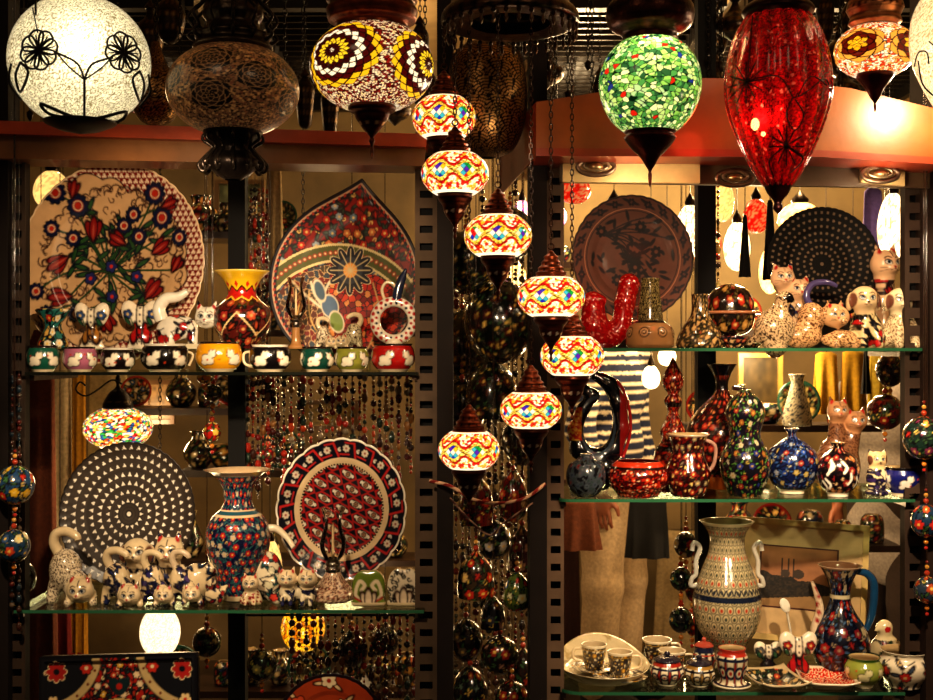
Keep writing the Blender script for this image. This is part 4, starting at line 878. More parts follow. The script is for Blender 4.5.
# glass oil lamps
def oil_lamp(px, Y, zb, k, label, basecol, pat=None):
    s = S(Y) * k; t = thing('glass_oil_lamp', label, 'oil lamp', (wx(px, Y), Y, zb))
    if pat: lathe('painted_base', [(r * s, z * s) for r, z in [(18, 0), (21, 2), (21, 8), (16, 14), (10, 22), (7, 28)]], GLZ, t, lambda X, Y, W, L, V: floral(X, Y, '#d8b898', ['#6a3828', '#8a5040'], W, W / 26, 3, W / 300, '#4a3028', None, None, lines='#4a2c20').c, 80, 40, R_=lambda a: 1 + .04 * np.cos(a * 8))
    else: lathe('base', [(r * s, z * s) for r, z in [(9, 0), (10, 3), (6, 8), (5, 28)]], GLZ, t, basecol, 30, 20)
    lathe('burner', [(r * s, z * s) for r, z in [(7, 27), (8, 31), (6, 33), (8, 36), (5, 40), (4, 42)]], SHN, t, '#a08060', 24, 20, sm=False)
    lathe('chimney', [(r * s, z * s) for r, z in [(6, 38), (11, 46), (13, 56), (10, 68), (8, 78), (12, 90)]], CLR, t, '#ffffff', 32, 30); lathe('wick', [(r * s, z * s) for r, z in [(1.4, 41), (1.2, 70), (.4, 76)]], GLM, t, '#e8d0a8', 8, 6, sm=False)
oil_lamp(296, .16, ZR, .80, 'clear glass oil lamp in front of the teardrop platter', '#a87848')
oil_lamp(333, .12, ZS['LL'], 1.02, 'clear glass oil lamp on a paisley base in front of the scalloped plate', '', 1)
m = MB(); 
# ---------- big vase lower left
z2 = ZS['LL']
def vase_blue(X, Y, W, L, V):
    pc = floral(X, Y, '#141c3c', ['#b81c18', '#c8b8a0', '#c02820', '#b82018'], W, 9, 6, .6, '#2c7a70', '#28304c', '#e8b868', lines='#3c8078', r=.36); y = Y / L
    for a, b, c in ((.60, .625, '#e0c8a0'), (.625, .655, '#2c5a68'), (.655, .67, '#e0c8a0'), (.93, 1, '#f0e0c4'), (0, .04, '#e0c8a0')): pc.put(((y > a) & (y < b)).astype(float), c)
    return pc.c
vessel('blue_vase', 'tall blue, red and teal floral vase with a flared cream rim', 'vase', 238, .14, z2, [(17, 0), (19, 5), (22, 20), (30, 45), (32, 65), (27, 80), (17, 90), (14, 98), (16, 112), (25, 124), (34, 129)], vase_blue, 220, 200, inner='#d8b890')
# arch shaped napkin holders
def arch(px, Y, zb, w, h, label, paint, name='napkin_holder', cat='napkin holder', rz=0):
    s = S(Y); t = thing(name, label, cat, (wx(px, Y), Y, zb), rz)
    blob('arched_leaf', [e_((-w * .30, -5, h * .52), (w * .62, 3.2, h * .5)), e_((w * .30, -5, h * .52), (w * .62, 3.2, h * .5)), c_((-w * .75, -4, 2), (w * .75, -4, 2), 3.5)], 3, 1.0, GLZ, t, paint, s)
    blob('rear_leaf', [e_((-w * .30, 6, h * .52), (w * .62, 3., h * .47)), e_((w * .30, 6, h * .52), (w * .62, 3., h * .47)), c_((-w * .7, 5, 2), (w * .7, 5, 2), 3.)], 3, 1.4, GLZ, t, '#c8a878', s)
    blob('foot', [c_((-w * .6, 0, 2), (w * .6, 0, 2), 2.4)], 2, 1.2, GLZ, t, '#e8d0a8', s); return t
def arch_p(base, pat, w, h, e=1.2):
    def f(x, y, z):
        pc = PC(x, z, base, None, e); pat(pc, w, h)
        pc.tulip(0, -2, h * .5, PI / 2, '#e8d0b0', '#3a1c18') ; pc.put((z < 2.8).astype(float), '#e0c8a0'); return pc.c
    return f
def pg(pc, w, h):
    for sx in (-1, 1): pc.line([(sx * 2, h * .1), (sx * w * .7, h * .3), (sx * w * .5, h * .7), (sx * w * .2, h * .6), (sx * w * .4, h * .45)], 3.2, '#e8d4b0'); pc.line([(sx * 3, 2), (sx * w * .8, 8)], 2, '#b03028')
    pc.line([(0, h * .3), (0, h * .5)], 3, '#7a1c20')
def pp(pc, w, h):
    rd = random.Random(2)
    for i in range(60): pc.curl(rd.uniform(-w, w), rd.uniform(4, h), 2.8, rd.uniform(0, 6), '#1c1a18', 1.0, rd.choice((-1, 1)))
arch(369, .07, z2, 18, 34, 'green and cream arched napkin holder, second from the right end of the lower left shelf', arch_p('#6a7c28', pg, 18, 34))
arch(404, .07, z2, 18, 36, 'black and white scroll-patterned arched napkin holder at the right end of the lower left shelf', arch_p('#e0d0b4', pp, 18, 36))
# tulip shaped holders
def tulip_holder(px, Y, zb, w, h, label, cols, seed):
    s = S(Y); t = thing('tulip_holder', label, 'ceramic holder', (wx(px, Y), Y, zb))
    def pt(x, y, z):
        pc = PC(x, z, '#f0dfc4', None, 1.1); rd = random.Random(seed)
        for sx in (-1, 1):
            pc.tulip(sx * w * .3, h * .15, h * .36, PI / 2 + sx * .1, cols[0]); pc.flower(sx * w * .55, h * .72, 4.2, 5, cols[1], '#e8c070'); pc.line([(sx * 2.2, h * .1), (sx * 3.5, h * .5), (sx * 3, h * .95)], 1.3, '#181820'); pc.line([(sx * w * .3, h * .45), (sx * w * .4, h * .62)], 1.3, '#2c5030'); pc.leaf(sx * w * .5, h * .5, 2, 7, 3, '#2c5a3c')
        for k in range(6): pc.disc(0, h * (.15 + k * .14), 1.1, '#181820')
        return pc.c
    blob('body', [e_((-w * .46, 0, h * .74), (w * .42, 5, h * .28), .35), e_((w * .46, 0, h * .74), (w * .42, 5, h * .28), -.35), c_((0, 0, h * .1), (0, 0, h * .8), w * .26, w * .2), e_((0, 0, h * .2), (w * .55, 6, h * .24)), c_((-w * .5, 0, 2), (w * .5, 0, 2), 3)], 3, 1.1, GLZ, t, pt, s); return t
tulip_holder(92, .17, ZR, 19, 46, 'white tulip-shaped ceramic holder with thin black stems, beside the teal vase', ['#a87030', '#38507a'], 1)
tulip_holder(141, .17, ZR, 22, 48, 'white tulip-shaped ceramic holder with red tulips, left of the white cat', ['#b81c1c', '#30487a'], 2)
# ---------- right upper shelf
z3 = ZS['RU']
s = S(.18); blob_t = thing('ring_vase', 'glittery bright red U-shaped ceramic jug, left end of the upper right shelf', 'jug', (wx(611, .18), .18, z3))
def redp(x, y, z): f1, e, r, q = vor(x * .7, z * .7 + y * .3, 2); c = C('#b00c10') * (.6 + .7 * r[:, None]); c[q > .9] = C('#f08070'); return c
blob('body', chain_([(-18, 0, 46), (-17, 0, 22), (-10, 0, 14), (2, 0, 12), (10, 0, 20), (14, 0, 46), (18, 0, 64)], [11, 14, 13, 10, 10, 10, 11]) + [e_((-18, 0, 48), (14, 11, 6))], 4, 1.3, GLZ, blob_t, redp, s)
m = MB(); m.lathe([(10 * s, 0), (12 * s, 2 * s), (10 * s, 5 * s)], 20, 3, (-8 * s, 0, 0), C('#700808')); m.build('foot', GLZ, blob_t, smooth=True)
def eyes(pc, W, L):
    for i in range(8): x = (i + .5) * W / 8; pc.disc(x, L * .22, 5.5, '#181414'); pc.disc(x, L * .22, 4.2, '#c89868'); pc.disc(x, L * .22, 2.6, '#181414'); pc.disc(x, L * .22, 1.3, '#c89868')
def grain(base, dk, z0, lo):
    def f(X, Y, W, L, V):
        pc = PC(X, Y, lo, W, 1.); lo_ = pc; eyes(pc, W, L); f1, e, r, q = vor(X * .55, Y * .55, 3, round(W * .55)); c = pc.c; m = Y > L * .40; c[m] = (C(base) * (.5 + r[:, None]))[m]; c[m & (e < .22)] = C(dk)
        m = np.abs(Y / L - .40) < .03; c[m] = C('#1a1412'); return c
    return f
vessel('cone_bottle', 'conical bottle with grainy grey neck and eye-patterned base, beside the red jug', 'bottle', 650, .08, z3, [(22, 0), (24, 3), (24, 16), (21, 22), (13, 28), (12, 40), (10, 55), (9, 66), (10, 70)], grain('#8a7a4c', '#1c1810', 0, '#a87c50'), 110, 90, False)
vessel('cone_bottle', 'tan conical bottle with crescent pattern, left of the lidded bowl', 'bottle', 700, .08, z3, [(23, 0), (24, 4), (21, 14), (15, 24), (9, 34), (8, 50), (9, 54)], fl('#b08a58', ['#3a3020', '#6a5030'], 10, 5, leaf='#4a4a28', out='#1c1812', mids='#c8a060'), 100, 80)
# lidded bowl
Y = .2; s = S(Y); t = thing('lidded_bowl', 'dark red painted bowl with a domed lid and copper brim', 'bowl', (wx(730, Y), Y, z3))
dp = lambda X, Y, W, L, V: floral(X / W * 150, Y / L * 26, '#1c1410', ['#a83020', '#8a2818', '#b08040'], 150, 12, 4, 1.1, '#6a5a30', '#100a08', '#c8a060', lines='#5a3c28').c
lathe('bowl', [(r * s, z * s) for r, z in [(.1, 13), (10, 13), (20, 18), (24, 28), (25, 33)]], GLZ, t, dp, 90, 40); lathe('brim', [(r * s, z * s) for r, z in [(24, 33), (30, 34), (31, 35.5), (29, 37), (24, 37)]], GLZ, t, '#a06848', 60, 12, sm=False)
lathe('lid', [(r * s, z * s) for r, z in [(24, 37), (23, 48), (17, 58), (8, 63), (.1, 65)]], GLZ, t, dp, 90, 40)
lathe('stand', [(r * s, z * s) for r, z in [(12, 0), (12, 2), (7, 5), (7, 11), (10, 14)]], MET, t, '#2a1c14', 30, 12, sm=False)
for px, Yy, r, lab in ((734, .06, 15, 'shallow dark painted dish lying in front of the lidded bowl'), (751, .15, 13, 'small leaf dish left of the speckled bird')):
    vessel('small_dish', lab, 'dish', px, Yy, z3, [(r * .5, 0), (r * .6, 2), (r, 7), (r * 1.1, 12)], fl('#6a4a34', ['#a83828', '#d8b080'], 7, px, leaf='#1c1a14'), 60, 30)
# ---------- right middle shelf
z4 = ZS['RM']
s = S(.16); t = thing('swan_jug', 'glossy black swan-like ring jug at the left end of the middle right shelf', 'jug', (wx(597, .16), .16, z4))
def swp(x, y, z):
    pc = PC(x, z, '#0c0c12', None, 1.); f1, e, r, q = vor(x * .5, z * .5, 2); m = (np.abs(np.hypot(x, (z - 66) * .6) - 17) < 1.2) & (y < 0); pc.put(m.astype(float), '#3a4450'); pc.put(((x > 22) & (y < -1)).astype(float) * .9, '#8a1818')
    m = (x < -16) & (x > -30) & (z > 52) & (z < 84) & (y < 0); c = pc.c; c[m] = pick(r, ['#d87020', '#e8b040', '#c03018'])[m]; return c
blob('body', chain_([(-2, 0, 116), (12, 0, 108), (22, 0, 88), (24, 0, 62), (16, 0, 40), (-2, 0, 32), (-18, 0, 42), (-22, 0, 62), (-14, 0, 82), (-4, 0, 96), (-16, 0, 104), (-30, 0, 98)], [5, 7, 8, 8, 9, 10, 9, 7, 6, 6, 5, 2]) + [e_((0, 0, 18), (22, 16, 18))], 4, 1.3, GLZ, t, swp, s)
handle(t, s, [(4, 118), (22, 108), (32, 84), (33, 58), (26, 34)], 1.6, '#9a1c1c', name='rim_line')
vessel('ball_vase', 'dark round vase with silvery scribbled flowers in front of the black swan jug', 'vase', 586, .05, z4, [(9, 0), (17, 8), (20, 20), (17, 32), (7, 39), (6, 43)], fl('#101016', ['#3a4450', '#6a2420', '#485058'], 10, 8, leaf='#24382f', out='#3a4048', mids='#0c0c12', lines='#50585c', r=.25), 90, 60)
def redb(X, Y, W, L, V):
    pc = floral(X, Y, '#a01c10', ['#c83818', '#6a0c0c', '#d85020'], W, 6.5, 3, .7, '#400808', '#380606', '#f0c8a0', lines='#5a0a0a'); pc.put(((np.abs(Y / L - .80) < .03)).astype(float), '#180808'); pc.put((Y / L > .84).astype(float), '#b83418'); return pc.c
vessel('red_bowl', 'wide red-orange closed bowl with a black band', 'bowl', 638, .07, z4, [(20, 0), (22, 3), (29, 12), (30, 22), (26, 31), (22, 35)], redb, 120, 70, inner='#601008')
def redt(base, seed, e=1.):
    return lambda X, Y, W, L, V: (lambda pc: (pc.put((np.abs((Y / L * 3) % 1 - .9) < .05).astype(float), '#120a08'), pc.c)[1])(floral(X, Y, base, ['#b83018', '#b87840', '#7a1410', '#8a1c14'], W, 8, seed, .7, '#5a1410', '#2a0808', '#e0b080', lines='#4a0c0c'))
vessel('tall_red_bottle', 'tall narrow red-orange bottle stacked of bulbs, tallest on the middle right shelf', 'bottle', 673, .17, z4, [(18, 0), (20, 17), (18, 41), (11, 51), (13, 59), (8, 71), (6, 77), (5, 80), (9, 89), (8, 94), (5, 97), (10, 105), (10, 115), (5, 125), (2, 131), (.5, 134)], redt('#a82814', 3), 90, 160, open_=False)
t, s = vessel('red_pitcher', 'dark red floral pitcher with a wavy white-edged lip, in front of the tall red bottle', 'pitcher', 688, .07, z4, [(15, 0), (18, 4), (22, 20), (19, 34), (16, 46), (19, 58), (22, 62)], fl('#6a1414', ['#8a2018', '#a03020', '#8a7860', '#4a0c0c'], 9, 7, [(.96, 1.1, '#e8d0b0')], leaf='#38302c', out='#200808'), 100, 80, rt=True)
handle(t, s, [(16, 56), (27, 50), (26, 32), (18, 22)], 2, '#a88070')
t, s = vessel('large_red_jar', 'large dark red jar with a frilled black neck, behind the curvy flower vase', 'jar', 722, .245, z4, [(20, 0), (23, 8), (30, 24), (36, 45), (32, 66), (18, 84), (8, 94), (6, 104), (9, 114), (15, 124)], fl('#4a1010', ['#8a1c18', '#a83024', '#3a0a0c'], 10, 5, [(0, .1, '#b85c20'), (.80, .86, '#0c0808'), (.9, 1.1, '#181014')], leaf='#2c3a30', out='#1c0808', mids='#c87848'), 130, 110, rt=True, R_=None)
handle(t, s, [(10, 100), (26, 96), (34, 80), (32, 64)], 2.2, '#2a1010')
vessel('curvy_flower_vase', 'glossy black gourd vase with red and green flowers, in front of the large red jar', 'vase', 745, .07, z4, [(15, 0), (17, 3), (24, 22), (25, 36), (20, 50), (15, 60), (18, 74), (20, 84), (15, 96), (6, 103), (5, 106)], fl('#15131c', ['#7a2420', '#a89c80', '#8a5428', '#28306a', '#3a1c2c'], 11, 9, leaf='#4c7a34', e=.7, out='#0a0a10', mids='#a88840', r=.3), 130, 120)
vessel('round_vase', 'round navy vase with red and white flowers and a short frilled neck', 'vase', 792, .12, z4, [(12, 0), (12, 3), (20, 10), (26, 26), (23, 42), (12, 52), (5, 56), (4, 60), (8, 65)], fl('#141c44', ['#8a2c24', '#8a90a0', '#2850a0', '#203c80', '#a89050'], 11, 11, [(0, .07, '#e8d8b8')], e=.7, r=.28, leaf='#3a5a90', out='#080a18', mids='#a8a080'), 120, 100)
def zeb(X, Y, W, L, V):
    pc = floral(X, Y, '#2a1418', ['#8a2424', '#b87040'], W, 12, 3, 1., '#181018', '#0c080c', '#d8b080'); rd = random.Random(5)
    for i in range(26): x = rd.uniform(0, W); y = L * rd.uniform(.12, .5); pc.line([(x, y), (x + 3, y + 5), (x + rd.uniform(-2, 5), y + 11)], 2.4, '#f0e8d8')
    pc.put((Y < L * .08).astype(float), '#e8d8c0'); return pc.c
vessel('round_vase', 'round dark red vase streaked with white at the bottom, left of the owl', 'vase', 838, .06, z4, [(10, 0), (10, 3), (17, 10), (21, 24), (18, 37), (9, 45), (5, 48), (8, 54)], zeb, 110, 90)
vessel('small_bowl', 'small cobalt blue bowl with white birds, right end of the middle right shelf', 'bowl', 903, .07, z4, [(11, 0), (11, 2), (17, 12), (19, 20), (17, 27), (18, 29)], bowl_paint('#1c2068', '#100c10', '#f4e8d8', seed=4), 80, 50)
# ---------- lowest right shelf
z5 = ZS['RL']
Y = .13; s = S(Y); t = thing('serving_tray', 'cream oval tray with upturned rim carrying two coffee cups', 'tray', (wx(604, Y), Y + .03, z5))
V, Q, u, tt = lathe_vq([(.01, 1.5), (30, 1.5), (38, 4), (44, 11), (47, 13), (45, 10), (38, 2), (30, 0), (.01, 0)], 120, 60, False); V[:, 2] += np.clip(V[:, 1], 0, 50) ** 2 * .007; V = V * np.array([s, s * 1.32, s]); pc = floral(u * 200, tt * 120, '#d8c49c', ['#b8a070', '#c8a878'], 200, 18, 3, 1, '#a89060', None, None, lines=None, dens=.5); mk('dish', V, Q, GLZ, t, pc.c)
def cup(px, Y, zb, r, h, label, saucer=0, hs=1, seed=0, cols=('#c89030', '#6a5030', '#283048')):
    zz = zb
    if saucer:
        s = S(Y); o = lathe('saucer', [(r_ * s, z * s) for r_, z in [(8, 0), (9, .8), (saucer * .7, 2), (saucer, 4.5), (saucer * .98, 5.2), (saucer * .6, 2.8), (.1, 2)]], GLZ, None, lambda X, Y, W, L, V: floral(X, Y, '#e4d0a8', cols, W, W / 20, 2, W / 300, '#3a4a50', '#3a3028', None, lines=None).c, 80, 40); o.location = (wx(px, Y), Y, zb); tag(o, 'patterned saucer under the ' + ('coffee cup at the back of the oval tray' if .1 < Y < .2 else 'coffee cup at the front of the oval tray' if Y < .1 else 'coffee cup with the navy zigzag'), 'saucer'); zz = zb + 2.9 * s
    t, s = vessel('coffee_cup', label, 'cup', px, Y, zz, [(r * .6, 0), (r * .68, 1), (r * .82, h * .4), (r * .92, h * .8), (r, h)], fl('#ecdcb8', list(cols), 7, seed, [(.9, 1.1, '#f0e0c0'), (.8, .84, '#a88030')], leaf='#38484c', out='#3a2c20', mids='#e8c050', e=.9), 70, 40, inner='#d8c098', rt=True)
    handle(t, s, [(hs * r * .85, h * .8), (hs * (r + 7), h * .78), (hs * (r + 7), h * .4), (hs * r * .75, h * .3)], 1.3); return t
zt_ = z5 + 2.2 * S(.13)
cup(594, .17, zt_, 13, 25, 'gold and white coffee cup standing at the back of the oval tray', 22, -1, 1)
cup(620, .09, zt_, 13, 26, 'gold and white coffee cup at the front of the oval tray', 27, 1, 2)
cup(657, .25, z5, 15, 24, 'coffee cup with a navy zigzag, behind the small lidded pots', 20, 1, 3, ('#24283c', '#8a3828', '#24283c'))
cup(672, .17, z5, 14, 24, 'white coffee cup with red and navy scallops, second behind the lidded pots', 0, 1, 4, ('#a83828', '#24283c', '#a83828'))
def rowp(base, a, b, seed=0, n=10):
    def f(X, Y, W, L, V):
        pc = PC(X, Y, base, W, 1.)
        for i in range(n):
            x = i * W / n; pc.disc(x, L * .45, L * .16, a); pc.disc(x, L * .45, L * .09, base); pc.disc(x, L * .45, L * .05, b); pc.leaf(x + W / n / 2, L * .2, PI / 2, L * .5, 2.2, b)
        for q in (.12, .74): pc.put((np.abs(Y / L - q) < .03).astype(float), a)
        pc.put((Y / L > .82).astype(float), b); return pc.c
    return f
def lidpot(px, Y, r, h, label, a, b, base='#e8d8b8', lidcol='#2a2430', zb=None):
    t, s = vessel('lidded_pot', label, 'pot', px, Y, z5 if zb is None else zb, [(r * .55, 0), (r * .6, 2), (r * .97, h * .4), (r, h * .6), (r * .8, h * .9), (r * .72, h)], rowp(base, a, b), 80, 50, rt=True)
    ld = lathe('lid', [(q * s, z * s) for q, z in [(r * .8, h), (r * .82, h + 1), (r * .5, h + 4), (.1, h + 5)]], GLZ, t, lidcol, 40, 14, sm=False); lathe('knob', [(q * s, z * s) for q, z in [(r * .12, h + 4.5), (r * .2, h + 6.5), (r * .12, h + 8.5), (.1, h + 9)]], GLZ, ld, lidcol, 16, 8); return t
lidpot(667, .07, 17, 24, 'navy and cream lidded sugar pot in front of the coffee cups', '#1c2038', '#a83020')
lidpot(699, .06, 16, 22, 'black and cream lidded pot with white flowers, right of the sugar pot', '#14121c', '#a07838', '#e0d0b0')
lidpot(704, .15, 12, 30, 'small red-domed lidded pot left of the two-handled vase', '#a83020', '#1c2038', '#d8c8a8', '#a84838')
vessel('footed_cup', 'small red and navy patterned footed cup in front of the two-handled vase', 'cup', 732, .06, z5, [(18, 0), (19, 2), (12, 5), (14, 16), (16, 28), (13, 34), (14, 38)], rowp('#d8c8a8', '#1c2038', '#a83020'), 90, 60)
def bigv(X, Y, W, L, V):
    pc = PC(X, Y, '#c4b48c', W, 1.); nr = 19
    for j in range(nr):
        y = (j + .5) * L / nr; n = 26; red = j in (4, 8, 11, 14, 17)
        for i in range(n):
            x = (i + .5 * (j % 2)) * W / n; pc.ell(x, y, 3.6, 4.6, 0, '#2c2c28'); pc.ell(x, y, 2.6, 3.6, 0, '#d0bc90'); pc.ell(x, y - .6, 1.5, 2.1, 0, '#b03820' if red else '#3a4238')
    pc.put(((Y / L > .49) & (Y / L < .525)).astype(float), '#1c2438'); 
    for i in range(40): pc.line([(i * W / 40, L * .535), ((i + .5) * W / 40, L * .565), ((i + 1) * W / 40, L * .535)], 1.3, '#1c2438', 1)
    pc.put((Y / L > .97).astype(float), '#e8d8b0'); return pc.c
t, s = vessel('two_handled_vase', 'tall cream vase covered in scale pattern with two scrolled handles', 'vase', 727, .22, z5, [(19, 0), (21, 4), (15, 13), (17, 22), (29, 40), (34, 60), (32, 80), (24, 102), (18, 118), (18, 134), (24, 144), (27, 148)], bigv, 240, 240, rt=True, R_=None, inner='#a89468')
for sg in (-1, 1): handle(t, s, [(sg * 29, 84), (sg * 36, 83), (sg * 35, 90), (sg * 31, 95), (sg * 31, 108), (sg * 27, 121), (sg * 33, 126), (sg * 35, 118)], 2.4, '#c8c0b0' if sg > 0 else '#b8b4a8', name='handle')
# navy ewer
t, s = vessel('navy_ewer', 'navy blue ewer with red carnations, blue handle and red-spotted spout', 'jug', 840, .17, z5, [(18, 0), (20, 3), (24, 12), (30, 28), (25, 46), (14, 64), (10, 76), (12, 92), (19, 106), (22, 109)], fl('#0e1226', ['#9a2420', '#b0a080', '#182c50', '#7a2028'], 15, 4, [(.70, .735, '#d8c8a0'), (.97, 1.2, '#c8a888')], leaf='#4a6a90', out='#080814', mids='#a89070'), 130, 110, rt=True, inner='#7a5840')
handle(t, s, [(15, 102), (27, 100), (34, 88), (32, 60), (26, 44)], [3, 4, 4.4, 4, 3], '#1c4a70'); V, Q = tube_vq([(-22 * s, 0, 20 * s), (-25 * s, 0, 44 * s), (-20 * s, 0, 66 * s), (-28 * s, 0, 92 * s)], [5 * s, 4.5 * s, 4 * s, 1.6 * s], 14, 10)
pc = PC(V[:, 0] / s, V[:, 2] / s, '#e0c8a8', None, 1.)
for i in range(9): pc.ell(-24 + (i % 2) * 2, 22 + i * 8, 2.0, 2.8, 0, '#a02028')
mk('spout', V, Q, GLZ, t, pc.c)
tulip_holder(798, .13, z5, 21, 46, 'white ceramic tulip holder with red stripes in front of the framed picture', ['#b01c20', '#a02020'], 6)
tulip_holder(768, .17, z5, 16, 32, 'small grey and white tulip holder behind the black dish', ['#1c1a18', '#5a5a58'], 7)
# ladle leaning in the tulip holder
s = S(.16); t = thing('white_spoon', 'white ceramic spoon standing up behind the red striped tulip holder', 'spoon', (wx(786, .2), .2, z5)); blob('bowl', [e_((-1, 0, 66), (5, 2, 8), .4)], 1, .8, GLZ, t, '#f4ead4', s); handle(t, s, [(1, 60), (6, 30), (8, 0)], 1.3, '#e8dcc4', name='shaft')
def sqdish(px, Y, w, d, label, paint, rz=0):
    s = S(Y); n = 60; g = np.linspace(-1, 1, n); X, Z = np.meshgrid(g, g, indexing='ij'); X = X.ravel(); Z = Z.ravel(); r = (X ** 4 + Z ** 4) ** .25; h = np.where(r > .55, (r - .55) * 18, 0) + 2.6; col = paint(X, Z, r)
    I, J = np.meshgrid(np.arange(n - 1), np.arange(n - 1), indexing='ij'); I = I.ravel(); J = J.ravel(); Q = np.stack([I * n + J, (I + 1) * n + J, (I + 1) * n + J + 1, I * n + J + 1], 1)
    k = np.where(r > 1e-3, 1, 1); V1 = np.stack([X * w * s, Z * d * s, h * s], 1); V2 = V1.copy(); V2[:, 2] -= 2.0 * s
    E = []; b = list(range(n)); ring = [j for j in range(n)] + [i * n + n - 1 for i in range(1, n)] + [(n - 1) * n + j for j in range(n - 2, -1, -1)] + [i * n for i in range(n - 2, 0, -1)]; E = [(ring[i], ring[(i + 1) % len(ring)], ring[(i + 1) % len(ring)] + n * n, ring[i] + n * n) for i in range(len(ring))]
    t = thing('square_dish', label, 'dish', (wx(px, Y), Y, z5), rz); mk('dish', np.concatenate([V1, V2]), np.concatenate([Q, Q[:, ::-1] + n * n, np.array(E)]), GLZ, t, np.concatenate([col, np.tile(C('#d8c8a8'), (n * n, 1))]))
    m = MB(); m.lathe([(w * .45 * s, 0), (w * .5 * s, 2.2 * s)], 24, 2, col=C('#d8c8a8')); m.build('foot', GLZ, t, smooth=True)
def sqd1(x, y, r): pc = floral(x, y, '#15181c', ['#c8a878', '#a83828', '#d8d0b8'], None, .35, 3, .03, '#3c5c48', '#0a0a0c', '#e0b060', lines='#8a7a58'); pc.put((r > .93).astype(float), '#c8b088'); return pc.c
def sqd2(x, y, r): f1, e, q, w = vor(x * 9, y * 9, 3); c = pick(q, ['#c81c10', '#b01008', '#e03018', '#d85030']); c[e < .15] = C('#f0d0a8'); c[r > .92] = C('#f0dcc0'); return c
sqdish(774, .05, 25, 34, 'square black dish with gold flowers at the front of the lowest shelf', sqd1, .15)
sqdish(826, .06, 27, 34, 'square white-edged dish filled with bright red mosaic pattern', sqd2, -.12)
vessel('green_pot', 'small lime green footed pot with cream leaves', 'pot', 864, .05, z5, [(9, 0), (9, 2), (17, 10), (19, 19), (15, 27), (16, 30)], bowl_paint('#98a048', '#3a5a20', '#e8dca8', seed=3), 80, 50)
vessel('white_pot', 'wide white pot with red flowers at the right end of the lowest shelf', 'pot', 905, .05, z5, [(15, 0), (16, 3), (24, 14), (26, 24), (21, 32), (24, 37)], fl('#ecdcc0', ['#b82420', '#c83028'], 22, 3, [(.93, 1.2, '#f0e4cc')], leaf='#3c4858', out='#281818', mids='#e8c080', dens=.7, r=.26), 100, 60)
# framed picture
Y = .31; s = S(Y); t = thing('framed_picture', 'framed brown print of a harbour with domes and minarets, in a cream mat', 'picture', P(798, 581, Y)); t.rotation_euler = (math.radians(-6), math.radians(2.5), math.radians(-14))
W_, H_ = 66 * s, 60 * s; m = MB()
for a in ((-W_, W_, H_ - .016, H_), (-W_, W_, -H_, -H_ + .016), (-W_, -W_ + .016, -H_ + .016, H_ - .016), (W_ - .016, W_, -H_ + .016, H_ - .016)): m.box(a[0], a[1], -.012, .004, a[2], a[3], C('#d8b878'))
m.build('frame', base_mat('gilt', rough=.3, coat=.4, noise=.2), t); m = MB(); m.box(-W_ + .016, W_ - .016, -.002, .002, -H_ + .016, H_ - .016, C('#caa878')); mt_ = m.build('mat', GLM, t)
n = 110; g = np.linspace(-1, 1, n); X, Z = np.meshgrid(g, g, indexing='ij'); X = X.ravel(); Z = Z.ravel(); I, J = np.meshgrid(np.arange(n - 1), np.arange(n - 1), indexing='ij'); I = I.ravel(); J = J.ravel()
sky = C('#c08050')[None] * (1 - .35 * vnoise(X * 3 + 5, Z * 5)[:, None]); c = sky * .8; hl = -.25 + .55 * (1 - (X + 1) / 2) * (.6 + .4 * vnoise(X * 6, Z * 0)); m_ = (Z < hl) & (Z > -.75 + .3 * (X + 1) / 2); c[m_] = (C('#2c2012')[None] * (.2 + 1.9 * vnoise(X * 22, Z * 22)[:, None] ** 2))[m_]
m_ = Z <= -.75 + .3 * (X + 1) / 2; c[m_] = C('#a88050') * .8
for mx in (-.42, -.25, -.12): c[(np.abs(X - mx) < .018) & (Z < .6) & (Z > 0)] = C('#33241a')
for mx, r in ((-.33, .12), (.0, .15)): c[np.hypot(X - mx, (Z - .12)) < r] = C('#3a2a1c')
c[np.maximum(np.abs(X), np.abs(Z)) > .955] = C('#4a1c10'); mk('print', np.stack([X * 38 * s, X * 0 - .0035, Z * 31 * s + .008], 1), np.stack([I * n + J, (I + 1) * n + J, (I + 1) * n + J + 1, I * n + J + 1], 1), GLM, mt_, c)
